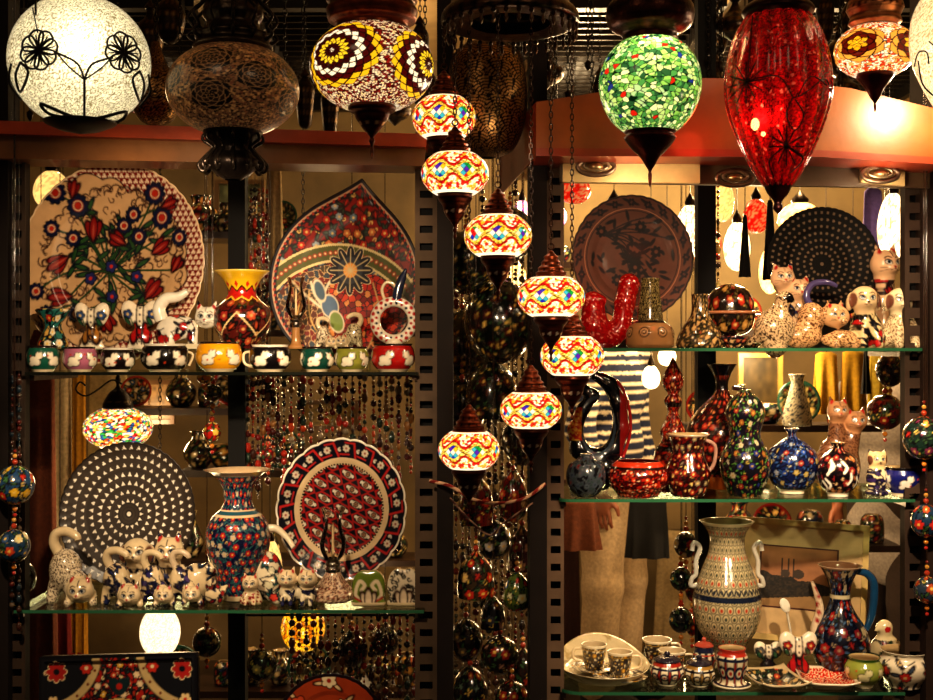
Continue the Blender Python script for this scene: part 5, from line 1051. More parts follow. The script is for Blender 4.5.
# ================= ceramic animals
def lace(x, y, z, base='#e4d0b0', ink='#4a3428', sc=.5):
    f1, e, r, q = vor(x * sc + y * .3, z * sc + y * .3, 3); c = np.tile(C(base), (len(x), 1)); m = np.abs(f1 - .3) < .1; c[m] = C(ink); return c
def inkf(cols, base='#dcc49c', cell=8, seed=1, out='#141428', leaf='#28305a', r=.3):
    def f(x, y, z): return floral(x + y * .6, z, base, cols, None, cell * 1.15, seed, .8, leaf, out, None, 1, out, .86, r).c
    return f
def spots(base, ink, sc=.3):
    def f(x, y, z): f1, e, r, q = vor(x * sc, z * sc + y * .2, 5); c = np.tile(C(base), (len(x), 1)); c[f1 < .32] = C(ink); c[(f1 < .32) & (r > .6)] = C('#8a1c20'); return c
    return f
def fig_paint(pat, heads, base='#e0c8a0', kind='cat', eye='#18304a', inner='#a82020'):
    """heads: (x, y, z, r)"""
    def f(x, y, z):
        c = pat(x, y, z)
        for hx, hy, hz, r in heads:
            i = np.nonzero((x - hx) ** 2 + (y - hy) ** 2 + (z - hz) ** 2 < (1.25 * r) ** 2)[0]
            if not len(i): continue
            pc = PC(x[i] - hx, z[i] - hz, c[i], None, r * .07); pc.c[:] = C(base) if kind != 'keep' else pc.c; fr = y[i] < hy
            k = pc.c.copy()
            for sx in (-1, 1):
                pc.ell(sx * r * .38, r * .12, r * .27, r * .2, sx * .35, '#1a1210'); pc.ell(sx * r * .38, r * .09, r * .19, r * .12, sx * .35, '#f8f0e0'); pc.disc(sx * r * .36, r * .12, r * .125, eye); pc.disc(sx * r * .36, r * .12, r * .07, '#080808')
                pc.line([(sx * r * .15, r * .42), (sx * r * .4, r * .5), (sx * r * .6, r * .38)], r * .06, '#3a2418', 3)
                if kind == 'cat':
                    pc.ell(sx * r * .62, r * .92, r * .13, r * .28, sx * .5, inner); pc.line([(sx * r * .3, -r * .3), (sx * r * .8, -r * .25)], r * .04, '#6a5040', 1); pc.line([(sx * r * .3, -r * .38), (sx * r * .75, -r * .5)], r * .04, '#6a5040', 1)
                else: pc.ell(sx * r * .95, -r * .1, r * .25, r * .6, sx * .1, '#6a4030')
            pc.ell(0, -r * .2, r * .13, r * .09, 0, '#a03030' if kind == 'cat' else '#1a1010'); pc.line([(-r * .25, -r * .42), (0, -r * .34), (0, -r * .25)], r * .05, '#4a2020', 2); pc.line([(r * .25, -r * .42), (0, -r * .34)], r * .05, '#4a2020', 2)
            if kind == 'cat': pc.line([(0, r * .5), (0, r * .85)], r * .08, '#3a2c28', 1)
            k[fr] = pc.c[fr]; c[i] = k
        return c
    return f
def ears(x, y, z, r, k=1.): return [c_((x + sx * r * .5, y, z + r * .5), (x + sx * r * .78 * k, y + r * .05, z + r * 1.42), r * .40, r * .05, r * .10) for sx in (-1, 1)]
def muzzle(x, y, z, r): return [e_((x, y - r * .75, z - r * .3), (r * .38, r * .35, r * .28), 0, r * .2)]
def figure(name, label, px, Y, zb, prims, k, pt, vox=1.15, cat='ceramic figurine', rz=0, flip=1, parts=None, group=None):
    s = S(Y); t = thing(name, label, cat, (wx(px, Y), Y, zb), rz, group); blob('body', prims, k, vox, GLZ, t, pt, s)
    return t, s
def tailm(t, s, pts, r, col='#e0c8a0'):
    m = MB(); m.tube([(a * s, b * s, c * s) for a, b, c in pts], [q * s for q in r] if isinstance(r, list) else r * s, 10, C(col), 6); return m.build('tail', GLZ, t, smooth=True)
def crouch(px, Y, zb, H, W, label, pat, f=1, base='#e0c8a0', vox=1.1, tail='#e0c8a0'):
    """cat with raised rump, head low in front; H total height, W width in px"""
    h, w = H, W; hx, hz, r = f * w * .22, h * .20, w * .21; hy = -w * .30
    P_ = [e_((-f * w * .16, w * .12, h * .42), (w * .27, w * .27, h * .30)), e_((f * w * .06, -w * .08, h * .26), (w * .2, w * .2, h * .2)),
          c_((-f * w * .34, w * .1, h * .2), (-f * w * .36, w * .02, h * .03), w * .11, w * .09), c_((-f * w * .02, w * .1, h * .2), (-f * w * .04, w * .04, h * .03), w * .1, w * .085),
          c_((f * w * .06, -w * .2, h * .15), (f * w * .02, -w * .34, h * .035), w * .075, w * .065), c_((f * w * .36, -w * .16, h * .15), (f * w * .42, -w * .28, h * .035), w * .075, w * .065), e_((hx, hy, hz), (r * 1.05, r * .9, r * .95), 0, 1.5)] + ears(hx, hy, hz, r) + muzzle(hx, hy, hz, r)
    t, s = figure('ceramic_cat', label, px, Y, zb, P_, w * .09, fig_paint(pat, [(hx, hy, hz, r)], base), vox)
    tailm(t, s, [(-f * w * .28, w * .2, h * .62), (-f * w * .38, w * .2, h * .78), (-f * w * .34, w * .18, h * .92), (-f * w * .16, w * .14, h * .96), (f * w * .02, w * .1, h * .90), (f * w * .06, w * .08, h * .84)], [w * .095, w * .09, w * .085, w * .08, w * .072, w * .055], tail); return t
Z = z2
crouch(73, .10, Z, 72, 60, 'large white lace-patterned ceramic cat with rump raised, leftmost on the lower left shelf', lambda x, y, z: lace(x, y, z), 1)
crouch(123, .08, Z, 54, 50, 'navy patterned ceramic cat with looped tail, beside the large lace-patterned cat', inkf(['#28305a', '#1a1c38'], seed=3))
crouch(158, .08, Z, 52, 42, 'navy patterned ceramic cat with looped tail in the middle of the lower cat row', inkf(['#302a60', '#1a1c38'], seed=5))
crouch(186, .09, Z, 52, 40, 'white and lilac ceramic cat with looped tail, right end of the lower cat row', inkf(['#4a3a70', '#2a2448'], seed=8, cell=9), tail='#d8c0a0')
# pair of heads behind
def seated(H, w, hx, r, hz=None, dog=0, lean=0):
    hz = hz or H - r; q = [e_((0, 2, H * .26), (w * .5, w * .45, H * .3)), c_((0, 0, H * .3), (hx, -2, hz - r * .5), w * .32, r * .72), e_((hx, -3, hz), (r * 1.05, r * .95, r), 0, 2.)] + muzzle(hx, -3, hz, r)
    for sx in (-1, 1): q += [c_((sx * w * .2, -w * .3, H * .3), (sx * w * .22, -w * .42, 3), w * .13, w * .12), e_((sx * w * .4, w * .05, H * .13), (w * .2, w * .34, H * .15))]
    if dog: q += [e_((hx + sx * r * 1.0, -2, hz - r * .15), (r * .3, r * .42, r * .7), sx * .15, 1.) for sx in (-1, 1)]
    else: q += ears(hx, -3, hz, r)
    return q, [(hx, -3, hz, r)]
q, h = seated(57, 36, 0, 14, dog=1); figure('ceramic_dog', 'white ceramic puppy with navy spotted ears and body behind the lower cat row', 138, .19, Z, q, 5, fig_paint(inkf(['#a02424', '#28305a'], seed=4), h, kind='dog'))
q, h = seated(58, 34, 0, 14); figure('ceramic_cat', 'white ceramic cat with big red-lined ears sitting behind the lower cat row', 170, .19, Z, q, 5, fig_paint(inkf(['#a02424', '#28305a'], seed=6), h))
t, s = figure('ceramic_bird', 'round white ceramic bird with red flowers, left of the blue vase', 198, .12, Z, [e_((0, 0, 20), (18, 15, 17)), e_((12, -6, 32), (8, 7, 7)), c_((18, -8, 33), (23, -10, 31), 2.5, .5), c_((-14, 4, 24), (-22, 6, 32), 6, 2), c_((0, 0, 1), (0, 0, 6), 9)], 4, inkf(['#b02020', '#c03030'], seed=3, cell=12, leaf='#28405a'))
t, s = figure('ceramic_bird', 'tiny red and white ceramic hen in front of the blue vase', 215, .05, Z, [e_((0, 0, 11), (10, 8, 10)), e_((-2, -3, 23), (5, 5, 5)), c_((-2, -8, 23), (-2, -11, 22), 1.6, .5), c_((6, 2, 14), (12, 3, 20), 4, 1.5)], 3, inkf(['#b02020'], seed=9, cell=7, leaf='#3a2030'), .9)
q, h = seated(30, 19, 0, 8); figure('ceramic_cat', 'tiny white ceramic kitten with red spots, right of the blue vase foot', 251, .06, Z, q, 3, fig_paint(spots('#dcc49c', '#8a2420'), h), .85)
t, s = figure('ceramic_cat', 'teal and red floral ceramic cat seen from behind with a big hooked cream tail', 268, .13, Z, [e_((0, 0, 24), (15, 14, 24)), e_((6, -10, 12), (12, 10, 12)), c_((-8, -6, 8), (-9, -10, 3), 5), c_((10, -12, 8), (12, -16, 3), 5), e_((9, -16, 20), (8, 7, 7))] + ears(9, -16, 20, 7), 5, inkf(['#b02020', '#c84030', '#d8d0b0'], '#e0d0b0', 11, 5, '#101020', '#1c5a58'))
tailm(t, s, [(-4, 6, 40), (-12, 8, 52), (-8, 8, 66), (6, 6, 70), (18, 2, 62), (26, -2, 52)], [4.5, 4.5, 4.5, 4, 3, 2.5], '#e8d8b8')
P2, H2 = [], []
for x0 in (-9, 11):
    P2 += [e_((x0, -4, 26), (10, 9, 9), 0, 1.5)] + ears(x0, -4, 26, 9) + muzzle(x0, -4, 26, 9) + [e_((x0 * .9, 2, 11), (10, 10, 12)), c_((x0 - 4, -9, 8), (x0 - 4, -11, 2), 2.6), c_((x0 + 4, -9, 8), (x0 + 4, -11, 2), 2.6)]; H2.append((x0, -4, 26, 9))
figure('ceramic_cat', 'pair of white ceramic kittens side by side with navy bodies, left of the oil lamp', 297, .07, Z, P2, 3, fig_paint(inkf(['#28284a', '#1c1c30'], '#d8c8a8', 7, 4), H2), 1.)
# --- upper left shelf white cat
P2 = [e_((-8, 0, 17), (20, 11, 13)), c_((-22, 0, 14), (-23, 0, 3), 7, 5), c_((-14, -6, 10), (-14, -8, 3), 5), c_((8, -5, 12), (8, -6, 3), 5), e_((22, -5, 27), (12, 10, 11), 0, 2)] + ears(22, -5, 27, 12) + muzzle(22, -5, 27, 12)
t, s = figure('ceramic_cat', 'glossy white ceramic cat with red flowers and raised tail behind the yellow bowl', 186, .165, ZR, P2, 5, fig_paint(inkf(['#c02020', '#c83028'], '#f4e8d4', 12, 7, '#181420', '#181420'), [(22, -5, 27, 12)], '#f6ecd8'))
for ch in t.children: ch.location.z = 4 * s
tailm(t, s, [(-24, 0, 24), (-27, 0, 36), (-20, 0, 46), (-8, 0, 48), (2, 0, 54)], [7, 6.5, 6, 5, 3], '#f6ecd8').location.z = 4 * s
m = MB(); m.box(-28 * s, 26 * s, -12 * s, 10 * s, 0, 5 * s, C('#d8c8a8')); m.build('plinth', GLZ, t)
crouch(327, .17, ZR, 32, 26, 'small white ceramic cat whose curled tail shows above the dark green pot', lambda x, y, z: lace(x, y, z), 1)
crouch(349, .17, ZR, 36, 30, 'small cream ceramic cat with hooked tail behind the olive pot', lambda x, y, z: lace(x, y, z, '#d8c8a0'), -1)
# --- upper right shelf
Z = z3
t, s = figure('ceramic_bird', 'speckled tan ceramic bird with a black face on the upper right shelf', 775, .07, Z, [e_((0, 0, 20), (20, 16, 20)), c_((2, 0, 30), (8, -2, 48), 9, 6.5), e_((8, -3, 50), (7.5, 7, 7)), c_((13, -7, 50), (17, -9, 46), 3, .8), c_((-14, 4, 12), (-26, 6, 4), 6, 2), c_((0, 0, 1), (0, 0, 5), 11)], 5, lambda x, y, z: np.where(((np.hypot(x - 13, z - 50) < 5) & (y < 2))[:, None], C('#0c0808'), lace(x, y, z, '#c8a880', '#3a281c', .5)))
P2 = []; H2 = []
for x0, z0 in ((-10, 70), (6, 58)): P2 += [e_((x0, -3, z0), (12, 10.5, 11), 0, 2)] + ears(x0, -3, z0, 11.5) + muzzle(x0, -3, z0, 11.5) + [c_((x0 + 3, 2, z0 - 8), (x0 * .5 + 4, 2, 22), 8, 10)]; H2.append((x0, -3, z0, 11.5))
P2 += [e_((4, 2, 16), (16, 12, 17)), c_((-4, -8, 12), (-4, -10, 3), 4), c_((10, -8, 12), (10, -10, 3), 4)]
figure('ceramic_cat', 'two orange-tan ceramic cats, heads together, in front of the dark dotted plate', 792, .17, Z, P2, 4, fig_paint(inkf(['#a02020', '#282020'], '#d8b890', 9, 4), H2, '#dcb088'))
P2 = [e_((-10, 2, 30), (14, 12, 16)), e_((-20, 0, 12), (20, 13, 13)), e_((10, -8, 32), (15, 11, 12), -.2, 2), e_((16, -12, 9), (16, 9, 9)), c_((16, -14, 8), (28, -18, 4), 5), c_((0, -14, 8), (8, -20, 4), 5)] + ears(10, -8, 32, 11, .8) + muzzle(16, -9, 30, 12)
t, s = figure('ceramic_lion', 'tan ceramic lion cub with speckled coat and a purple curled tail', 822, .09, Z, P2, 5, fig_paint(lambda x, y, z: lace(x, y, z, '#d0a070', '#5a3a24', .5), [(11, -8, 32, 11)], '#d8a878'))
tailm(t, s, [(-8, 6, 40), (-14, 6, 52), (-8, 6, 64), (6, 4, 66), (16, 2, 62)], [4, 3.6, 3.4, 3, 2], '#4a4068')
q, h = seated(62, 34, -4, 13.5, dog=1); figure('ceramic_dog', 'ceramic dog with black striped ears and black and red leaf pattern', 867, .08, Z, q, 5, fig_paint(inkf(['#b02020', '#14141c'], '#d8bc8c', 10, 8, '#101010', '#101014'), h, '#dcbc90', 'dog'))
q, h = seated(98, 30, 0, 14.5); figure('ceramic_cat', 'tall tan ceramic cat with long neck looking right, behind the two dogs', 883, .22, Z, q, 5, fig_paint(inkf(['#b02020', '#a82828'], '#d8b088', 14, 2, '#201418', '#3a2a28'), h, '#dcb088'), rz=.35)
q, h = seated(60, 38, -3, 13, dog=1); figure('ceramic_dog', 'plain cream lace-patterned ceramic dog at the right end of the upper right shelf', 902, .08, Z, q, 5, fig_paint(lambda x, y, z: lace(x, y, z, '#dcc49c', '#7a5c40', .5), h, '#e0c8a0', 'dog', '#201410'))
# --- middle right
Z = z4; P2 = []; H2 = []
for x0, z0 in ((-8, 78), (10, 68)): P2 += [e_((x0, -3, z0), (11, 9.5, 10), 0, 2)] + ears(x0, -3, z0, 10.5) + muzzle(x0, -3, z0, 10.5) + [c_((x0, 2, z0 - 8), (x0 * .3 - 4, 2, 26), 7, 13)]; H2.append((x0, -3, z0, 10.5))
P2 += [e_((-6, 2, 22), (22, 14, 22)), c_((-16, 0, 40), (-30, 0, 14), 9, 5)]
figure('ceramic_cat', 'two brown ceramic cats with heads together behind the small round vases', 845, .22, Z, P2, 5, fig_paint(lambda x, y, z: lace(x, y, z, '#7a5238', '#4a2c1c', .3), H2, '#b8845c'))
figure('ceramic_owl', 'white and purple ceramic owl between the red round vase and the blue bowl', 877, .07, Z, [e_((0, 0, 18), (10.5, 9, 17)), e_((0, -1, 36), (9.5, 8.5, 8.5)), c_((-6, 0, 40), (-8, 0, 46), 3, .8), c_((6, 0, 40), (8, 0, 46), 3, .8), c_((0, -9, 35), (0, -11, 33), 1.6, .5), e_((0, 0, 3), (12, 10, 4))], 2.5, fig_paint(inkf(['#3a2858', '#281c40'], '#e8d4ac', 6, 5, '#181428', '#2c2448'), [(0, -1, 36, 9)], '#ecc890', 'dog', '#1a1208'), .85)
figure('ceramic_bird', 'small cream-headed ceramic bird with a red spot, behind the white pot', 886, .18, z5, [e_((0, 0, 20), (17, 13, 18)), c_((-1, 0, 30), (-2, -1, 44), 8, 6.5), e_((-2, -2, 46), (7.5, 7, 7.5)), c_((-8, -4, 46), (-13, -5, 43), 2.5, .7), c_((0, 0, 1), (0, 0, 6), 9)], 4, lambda x, y, z: np.where((np.hypot(x + 1, z - 45) < 3.2)[:, None], C('#c02020'), np.where((z > 34)[:, None], C('#e8d4a8'), inkf(['#a02828', '#2c4838'], '#b8a480', 9, 3, '#181818', '#2c5038')(x, y, z))))
# plate stands
def stand(px, Y, zb, h, w, label):
    s = S(Y); t = thing('plate_stand', label, 'plate stand', (wx(px, Y), Y, zb))
    m = MB()
    m.box(-w * s, w * s, -.03, .03, 0, .006, C('#1c120c')); m.box(-w * s, w * s, -.02, -.012, .006, h * s, C('#1c120c')); m.box(-w * s, w * s, .012, .02, .006, h * s, C('#1c120c')); m.box(-w * s, w * s, -.012, .012, h * s - .012, h * s, C('#1c120c')); m.build('block', WOODM, t)
stand(632, .29, z3, 26, 30, 'dark wooden block stand under the brown oval plate'); stand(822, .30, z3, 27, 26, 'dark wooden block stand under the dark dotted plate')
# ================= people beyond the shelves
def hand(cx, cy, cz, sx, down=(0, 0, -1)):
    """five separate bent fingers on a palm hanging down; sx: thumb side"""
    q = [e_((cx, cy, cz - .045), (.018, .042, .05), 0, .012)]
    for i, (dy, L) in enumerate(((-.030, .070), (-.010, .080), (.010, .074), (.029, .058))):
        a = (cx, cy + dy, cz - .082); b = (cx + sx * .006, cy + dy * 1.08, cz - .085 - L * .5); c = (cx + sx * .020, cy + dy * 1.08, cz - .080 - L * .88); q += [c_(a, b, .0092, .0085, .003), c_(b, c, .0085, .0072, .003)]
    q += [c_((cx, cy - .032, cz - .03), (cx + sx * .012, cy - .058, cz - .062), .012, .010, .006), c_((cx + sx * .012, cy - .058, cz - .062), (cx + sx * .02, cy - .062, cz - .09), .010, .008, .004)]
    return q
def person(label, px, Y, H, rz, sweater, trousers, hair, extra=None, skin='#9a6444', long=0):
    k = H / 1.75; t = thing('person', label, 'person', (wx(px, Y), Y, 0), rz)
    sh, hip = 1.43, .93; arms = {}
    for sx in (-1, 1): arms[sx] = [(sx * .185, .0, sh), (sx * .235, .02, 1.14), (sx * .225, -.07, .90)]
    body = [e_((0, -.005, 1.655), (.078, .095, .115)), e_((0, -.085, 1.60), (.045, .03, .035), 0, .02), c_((0, -.098, 1.655), (0, -.108, 1.635), .012, .014, .01), c_((0, .01, 1.44), (0, 0, 1.58), .06, .052), e_((0, 0, 1.30), (.165, .105, .19)), e_((0, 0, 1.08), (.135, .09, .15)), e_((0, .01, .95), (.165, .11, .12))]
    for sx in (-1, 1):
        a = arms[sx]; body += [c_((sx * .12, 0, sh), a[0], .065, .06), c_(a[0], a[1], .052, .041), c_(a[1], a[2], .04, .026), e_((sx * .078, .0, 1.65), (.012, .022, .032), 0, .008)] + hand(a[2][0], a[2][1] - .005, a[2][2], -sx)
        body += [c_((sx * .09, 0, .92), (sx * .10, -.01, .50), .088, .055), c_((sx * .10, -.01, .50), (sx * .10, .02, .09), .055, .038), c_((sx * .10, .03, .05), (sx * .11, -.13, .03), .038, .03)]
    def pb(x, y, z):
        pc = PC(x, z, skin, None, .004)
        for sx in (-1, 1): pc.ell(sx * .032, 1.668, .014, .007, 0, '#f0e8e0'); pc.disc(sx * .032, 1.668, .006, '#1a100c'); pc.line([(sx * .015, 1.692), (sx * .048, 1.69)], .007, '#1c120c', 1)
        pc.ell(0, 1.598, .024, .006, 0, '#7a2c28'); c = np.tile(C(skin), (len(x), 1)); f = y < -.05; c[f] = pc.c[f]; return c
    o = blob('body', body, .03, .0065, SKN, t, pb)
    hr = [e_((0, .015, 1.69), (.089, .10, .098)), e_((0, .055, 1.63), (.08, .055, .09))]; o = blob('hair', hr, .02, .012, CLO, t, hair)
    sw = [e_((0, 0, 1.30), (.185, .125, .20)), e_((0, 0, 1.06), (.165, .115, .17)), c_((-.10, 0, sh + .005), (.10, 0, sh + .005), .075)]
    for sx in (-1, 1): a = arms[sx]; sw += [c_((sx * .12, 0, sh), a[0], .08, .075), c_(a[0], a[1], .068, .056), c_(a[1], (a[2][0], a[2][1] + .01, a[2][2] + .05), .056, .042)]
    if long: sw += [e_((0, .0, .82), (.20, .14, .26))]
    blob('sweater', sw, .03, .011, CLO, t, sweater)
    tr = [e_((0, .005, .95), (.18, .125, .12))]
    for sx in (-1, 1): tr += [c_((sx * .09, 0, .90), (sx * .105, -.01, .50), .108, .08), c_((sx * .105, -.01, .50), (sx * .11, .015, .10), .08, .075)]
    blob('trousers', tr, .03, .012, CLO, t, trousers)
    for sx in (-1, 1): blob('shoe', [e_((sx * .112, -.05, .045), (.052, .14, .045)), c_((sx * .11, .03, .05), (sx * .11, .02, .11), .05)], .02, .012, CLO, t, '#1c1410')
    t.scale = (k, k, k); return t
def stripes(x, y, z):
    c = np.tile(C('#141c38'), (len(x), 1)); c[((z * 25) % 1) < .30] = C('#e0d0b4'); return c
tp = person('person in a navy and white striped sweater and cream trousers, behind the right-hand shelves', 613, 2.1, 1.80, .95, stripes, '#b09674', '#1c120c')
tp2 = person('person in a pale grey shirt and dark trousers at the far right behind the shelves', 888, 2.0, 1.62, -1.0, lambda x, y, z: np.tile(C('#8a8078'), (len(x), 1)), '#2a1c14', '#140e0a', long=1)
# jacket and bag they carry
Y = .93; s = S(Y)
def garment(name, label, cat, px, py, Y, w, h, col, seed=1, group=None, taper=.75, mat=None, stripe=None):
    """folded hanging cloth: closed wavy tube, px wide, py = top"""
    s = S(Y); n = 72; mz = 26; rd = random.Random(seed); ph = [rd.uniform(0, 6) for _ in range(5)]; V = []
    for j in range(mz):
        t_ = j / (mz - 1); ww = w * (taper + (1 - taper) * t_)
        for i in range(n):
            a = 2 * PI * i / n; r = 1 + .10 * t_ * math.sin(a * 7 + ph[0] + t_) + .07 * math.sin(a * 11 + ph[1]) * t_
            if j in (0,): r *= .55
            V.append((ww / 2 * r * math.cos(a) * s, w * .16 * r * math.sin(a) * s + .01 * math.sin(a * 5 + ph[2]) * t_, -h * t_ * s))
    Q = [(j * n + i, j * n + (i + 1) % n, (j + 1) * n + (i + 1) % n, (j + 1) * n + i) for j in range(mz - 1) for i in range(n)]; Q = [q[::-1] for q in Q]
    V = np.array(V); c = np.tile(C(col), (len(V), 1)) if stripe is None else stripe(V, s)
    o = mk(name, V, Q, mat or CLO, None, c, P(px, py, Y))
    if name in ('tassel', 'cloth_bag', 'scarf', 'robe', 'curtain', 'rug', 'cloth'): m = MB(); m.tube([(0, 0, -.004), (0, 0, TOP - o.location.z)], .0015, 4, C('#1c120c'), 1); m.build('cord', CLO, o)
    return tag(o, label, cat, group)
garment('brown_jacket', 'brown jacket hem hanging in front of the cream trousers', 'jacket', 579, 500, 1.78, 42, 50, '#5e3018', 3)
garment('black_bag', 'black cloth bag hanging at the hip of the person in cream trousers', 'bag', 648, 496, 1.8, 40, 62, '#0c0a0a', 5, taper=.9)
# ================= things hanging in and behind the case
def ball_orn(px, py, Y, rx, ry, label, base, cols, seed=1, name='ball_ornament', cat='ornament', group=None, top=None, shape='ball', tassel=1, zt=None):
    s = S(Y); t = thing(name, label, cat, P(px, py, Y), -math.atan2(wx(px, Y), Y + 3), group)
    pf = {'ball': [(math.cos(a) * rx, math.sin(a) * ry) for a in np.linspace(-PI / 2, PI / 2, 16)], 'bell': [(rx, -ry), (rx * 1.04, -ry * .6), (rx * .98, 0), (rx * .8, ry * .45), (rx * .45, ry * .75), (rx * .12, ry)],
          'egg': [(math.cos(a) * rx * (1 - .22 * math.sin(a)), math.sin(a) * ry) for a in np.linspace(-PI / 2, PI / 2, 16)]}[shape]
    lathe('painted_body', [(max(r, .05) * s, z * s) for r, z in pf], GLZ, t, lambda X, Y_, W, L, V: floral(X, Y_, base, cols, W, W / max(5, round(rx * .42)), seed, W / 170, '#3c5a38', '#100c10', '#e8c060').c, 72, 44)
    m = MB(); m.tube([(0, 0, (ry - 1) * s), (0, 0, (zt if zt else TOP - .0) - t.location.z)], .0012, 5, C('#2a1810'), 1)
    m.ball((0, 0, (ry + 3) * s), 3 * s, 8, C('#a83820')); m.ball((0, 0, (ry + 9) * s), 2.4 * s, 8, C('#c89040')); m.ball((0, 0, (ry + 14) * s), 1.8 * s, 8, C('#702018')); m.build('hanging_cord', GLZ, t, smooth=True)
    if tassel:
        m = MB(); m.tube([(0, 0, -(ry - 1) * s), (0, 0, -(ry + 12) * s)], .001, 5, C('#3a2010'), 1); m.ball((0, 0, -(ry + 4) * s), 2.6 * s, 8, C('#c87828')); m.ball((0, 0, -(ry + 10) * s), 2 * s, 8, C('#a82820')); m.build('drop_bead', GLZ, t, smooth=True)
    return t
DK = '#14181c'
for a in ((15, 485, -.05, 19, 20, 'large blue painted ball ornament with red and yellow flowers at the left edge', '#24466a', ['#c83020', '#e0b030', '#4a7a48'], 1),
          (14, 546, -.05, 16, 17, 'smaller dark blue painted ball ornament, lower one at the left edge', '#1c3a54', ['#c84828', '#d8c890', '#40587a'], 2),
          (24, 578, .12, 12, 16, 'dark small ball ornament below the two blue ones at the left edge', '#181014', ['#6a2c28', '#4a4440'], 3),
          (924, 438, -.05, 21, 22, 'large dark green painted ball ornament with red flowers at the right edge', '#1c3028', ['#b83028', '#d89048', '#7a3050'], 4),
          (926, 521, -.05, 15, 17, 'blue and red painted ball ornament at the right edge, middle of the string', '#203a54', ['#c83028', '#d85828', '#8a3050'], 5),
          (927, 590, -.05, 13, 14, 'small brown and blue painted ball ornament lowest at the right edge', '#2c3a4a', ['#a84828', '#c88050'], 6),
          (885, 412, .42, 18, 18, 'dark red round ornament hanging behind the blue bowl', '#4a1010', ['#8a1c18', '#2c4030'], 7),
          (890, 370, .42, 14, 17, 'dark brown round ornament hanging just under the upper right shelf', '#2c1412', ['#5a2418', '#342c24'], 8)):
    ball_orn(*a)
for a in ((686, 545, .55, 12, 13, 'dark ornament with a red eye disc, uppermost beside the two-handled vase', '#12182a', ['#a02820', '#c8b898']),
          (681, 579, .5, 11, 12, 'black round ornament left of the two-handled vase neck', '#0e1216', ['#2c4a3c', '#8a7a58']),
          (694, 589, .58, 9, 13, 'dark red oval ornament close to the two-handled vase', '#4a1414', ['#9a3028', '#c8a888']),
          (681, 620, .5, 12, 13, 'black ball ornament left of the body of the two-handled vase', '#0c1014', ['#2c3c38', '#503028']),
          (692, 625, .56, 6, 11, 'small bright red drop ornament beside the two-handled vase', '#8a1c14', ['#d84020', '#e8a080'])):
    ball_orn(a[0], a[1], a[2], a[3], a[4], a[5], a[6], a[7], a[0])
for a in ((213, 393, .36, 9, 9, 'dark speckled ball under the upper left shelf, above the small red ball', '#181c18', ['#b09838', '#38443c'], 12),
          (212, 432, .36, 9, 10, 'bright red painted ball hanging above the blue vase', '#b82418', ['#e8c050', '#3a6a48'], 13),
          (205, 378, .30, 8, 6, 'orange painted ball right under the upper left shelf', '#c06818', ['#e8b040'], 14),
          (268, 455, .4, 8, 8, 'small dark red ball right of the blue vase rim', '#5a1814', ['#a82820'], 15),
          (207, 642, .30, 14, 15, 'black ball with diamond flowers under the lower left shelf', '#101010', ['#8a3828', '#a89868'], 16),
          (262, 665, .30, 15, 16, 'dark patterned ball beside the red plate at the bottom', '#14100e', ['#7a3024', '#8a7a50'], 17),
          (352, 650, .45, 16, 18, 'dark grey-blue ball below the oil lamp', '#1c2028', ['#8a8078', '#7a3028'], 18),
          (385, 640, .45, 14, 16, 'dark round ornament under the arched napkin holders', '#181418', ['#6a2c24', '#787060'], 19)):
    ball_orn(*a)
# bells and gourds in the gap between the two bays
GP = [(466, 262, .30, 30, 32, 'ball', '#10120e', ['#2c3020', '#5a2018']), (500, 322, .34, 36, 42, 'ball', '#0e110c', ['#4a1814', '#1c2418']), (462, 345, .58, 28, 36, 'egg', '#0c0c0a', ['#3a1812', '#2a2c1c']), (510, 235, .5, 24, 28, 'ball', '#16120c', ['#4a3418']),
      (492, 388, .4, 26, 30, 'bell', '#12140f', ['#5a2a1a', '#2c3420']), (462, 410, .5, 24, 30, 'ball', '#140e0c', ['#5a1c14', '#3c3420']), (524, 440, .5, 22, 26, 'ball', '#0e0c0c', ['#4a2018']), (476, 498, .25, 17, 26, 'bell', '#5a1812', ['#a83020', '#c89868', '#702018']), (513, 497, .25, 15, 26, 'egg', '#5a1610', ['#c04028', '#d8b080']),
      (476, 574, .10, 18, 23, 'bell', '#3a2c1c', ['#b82c20', '#d8b070', '#c03a20']), (517, 592, .12, 14, 20, 'egg', '#4a5a24', ['#c03020', '#d8d0a0', '#2c4a70']), (494, 540, .28, 17, 20, 'ball', '#0e1014', ['#b8b0a8', '#383440']), (522, 548, .4, 15, 22, 'bell', '#3a1410', ['#8a6048', '#8a2018']),
      (493, 612, .2, 12, 16, 'bell', '#101014', ['#3a3c44', '#5a2a24']), (466, 640, .3, 17, 22, 'ball', '#1a100e', ['#5a2018', '#6a5a48']), (500, 655, .25, 19, 20, 'ball', '#1c1412', ['#8a2820', '#98705a', '#2c3a28']), (523, 668, .3, 15, 20, 'bell', '#241814', ['#a88868', '#8a3020']), (470, 688, .28, 18, 22, 'egg', '#161618', ['#5a7060', '#7a2c20']), (512, 700, .2, 17, 20, 'ball', '#20120e', ['#98705a', '#8a2a20'])]
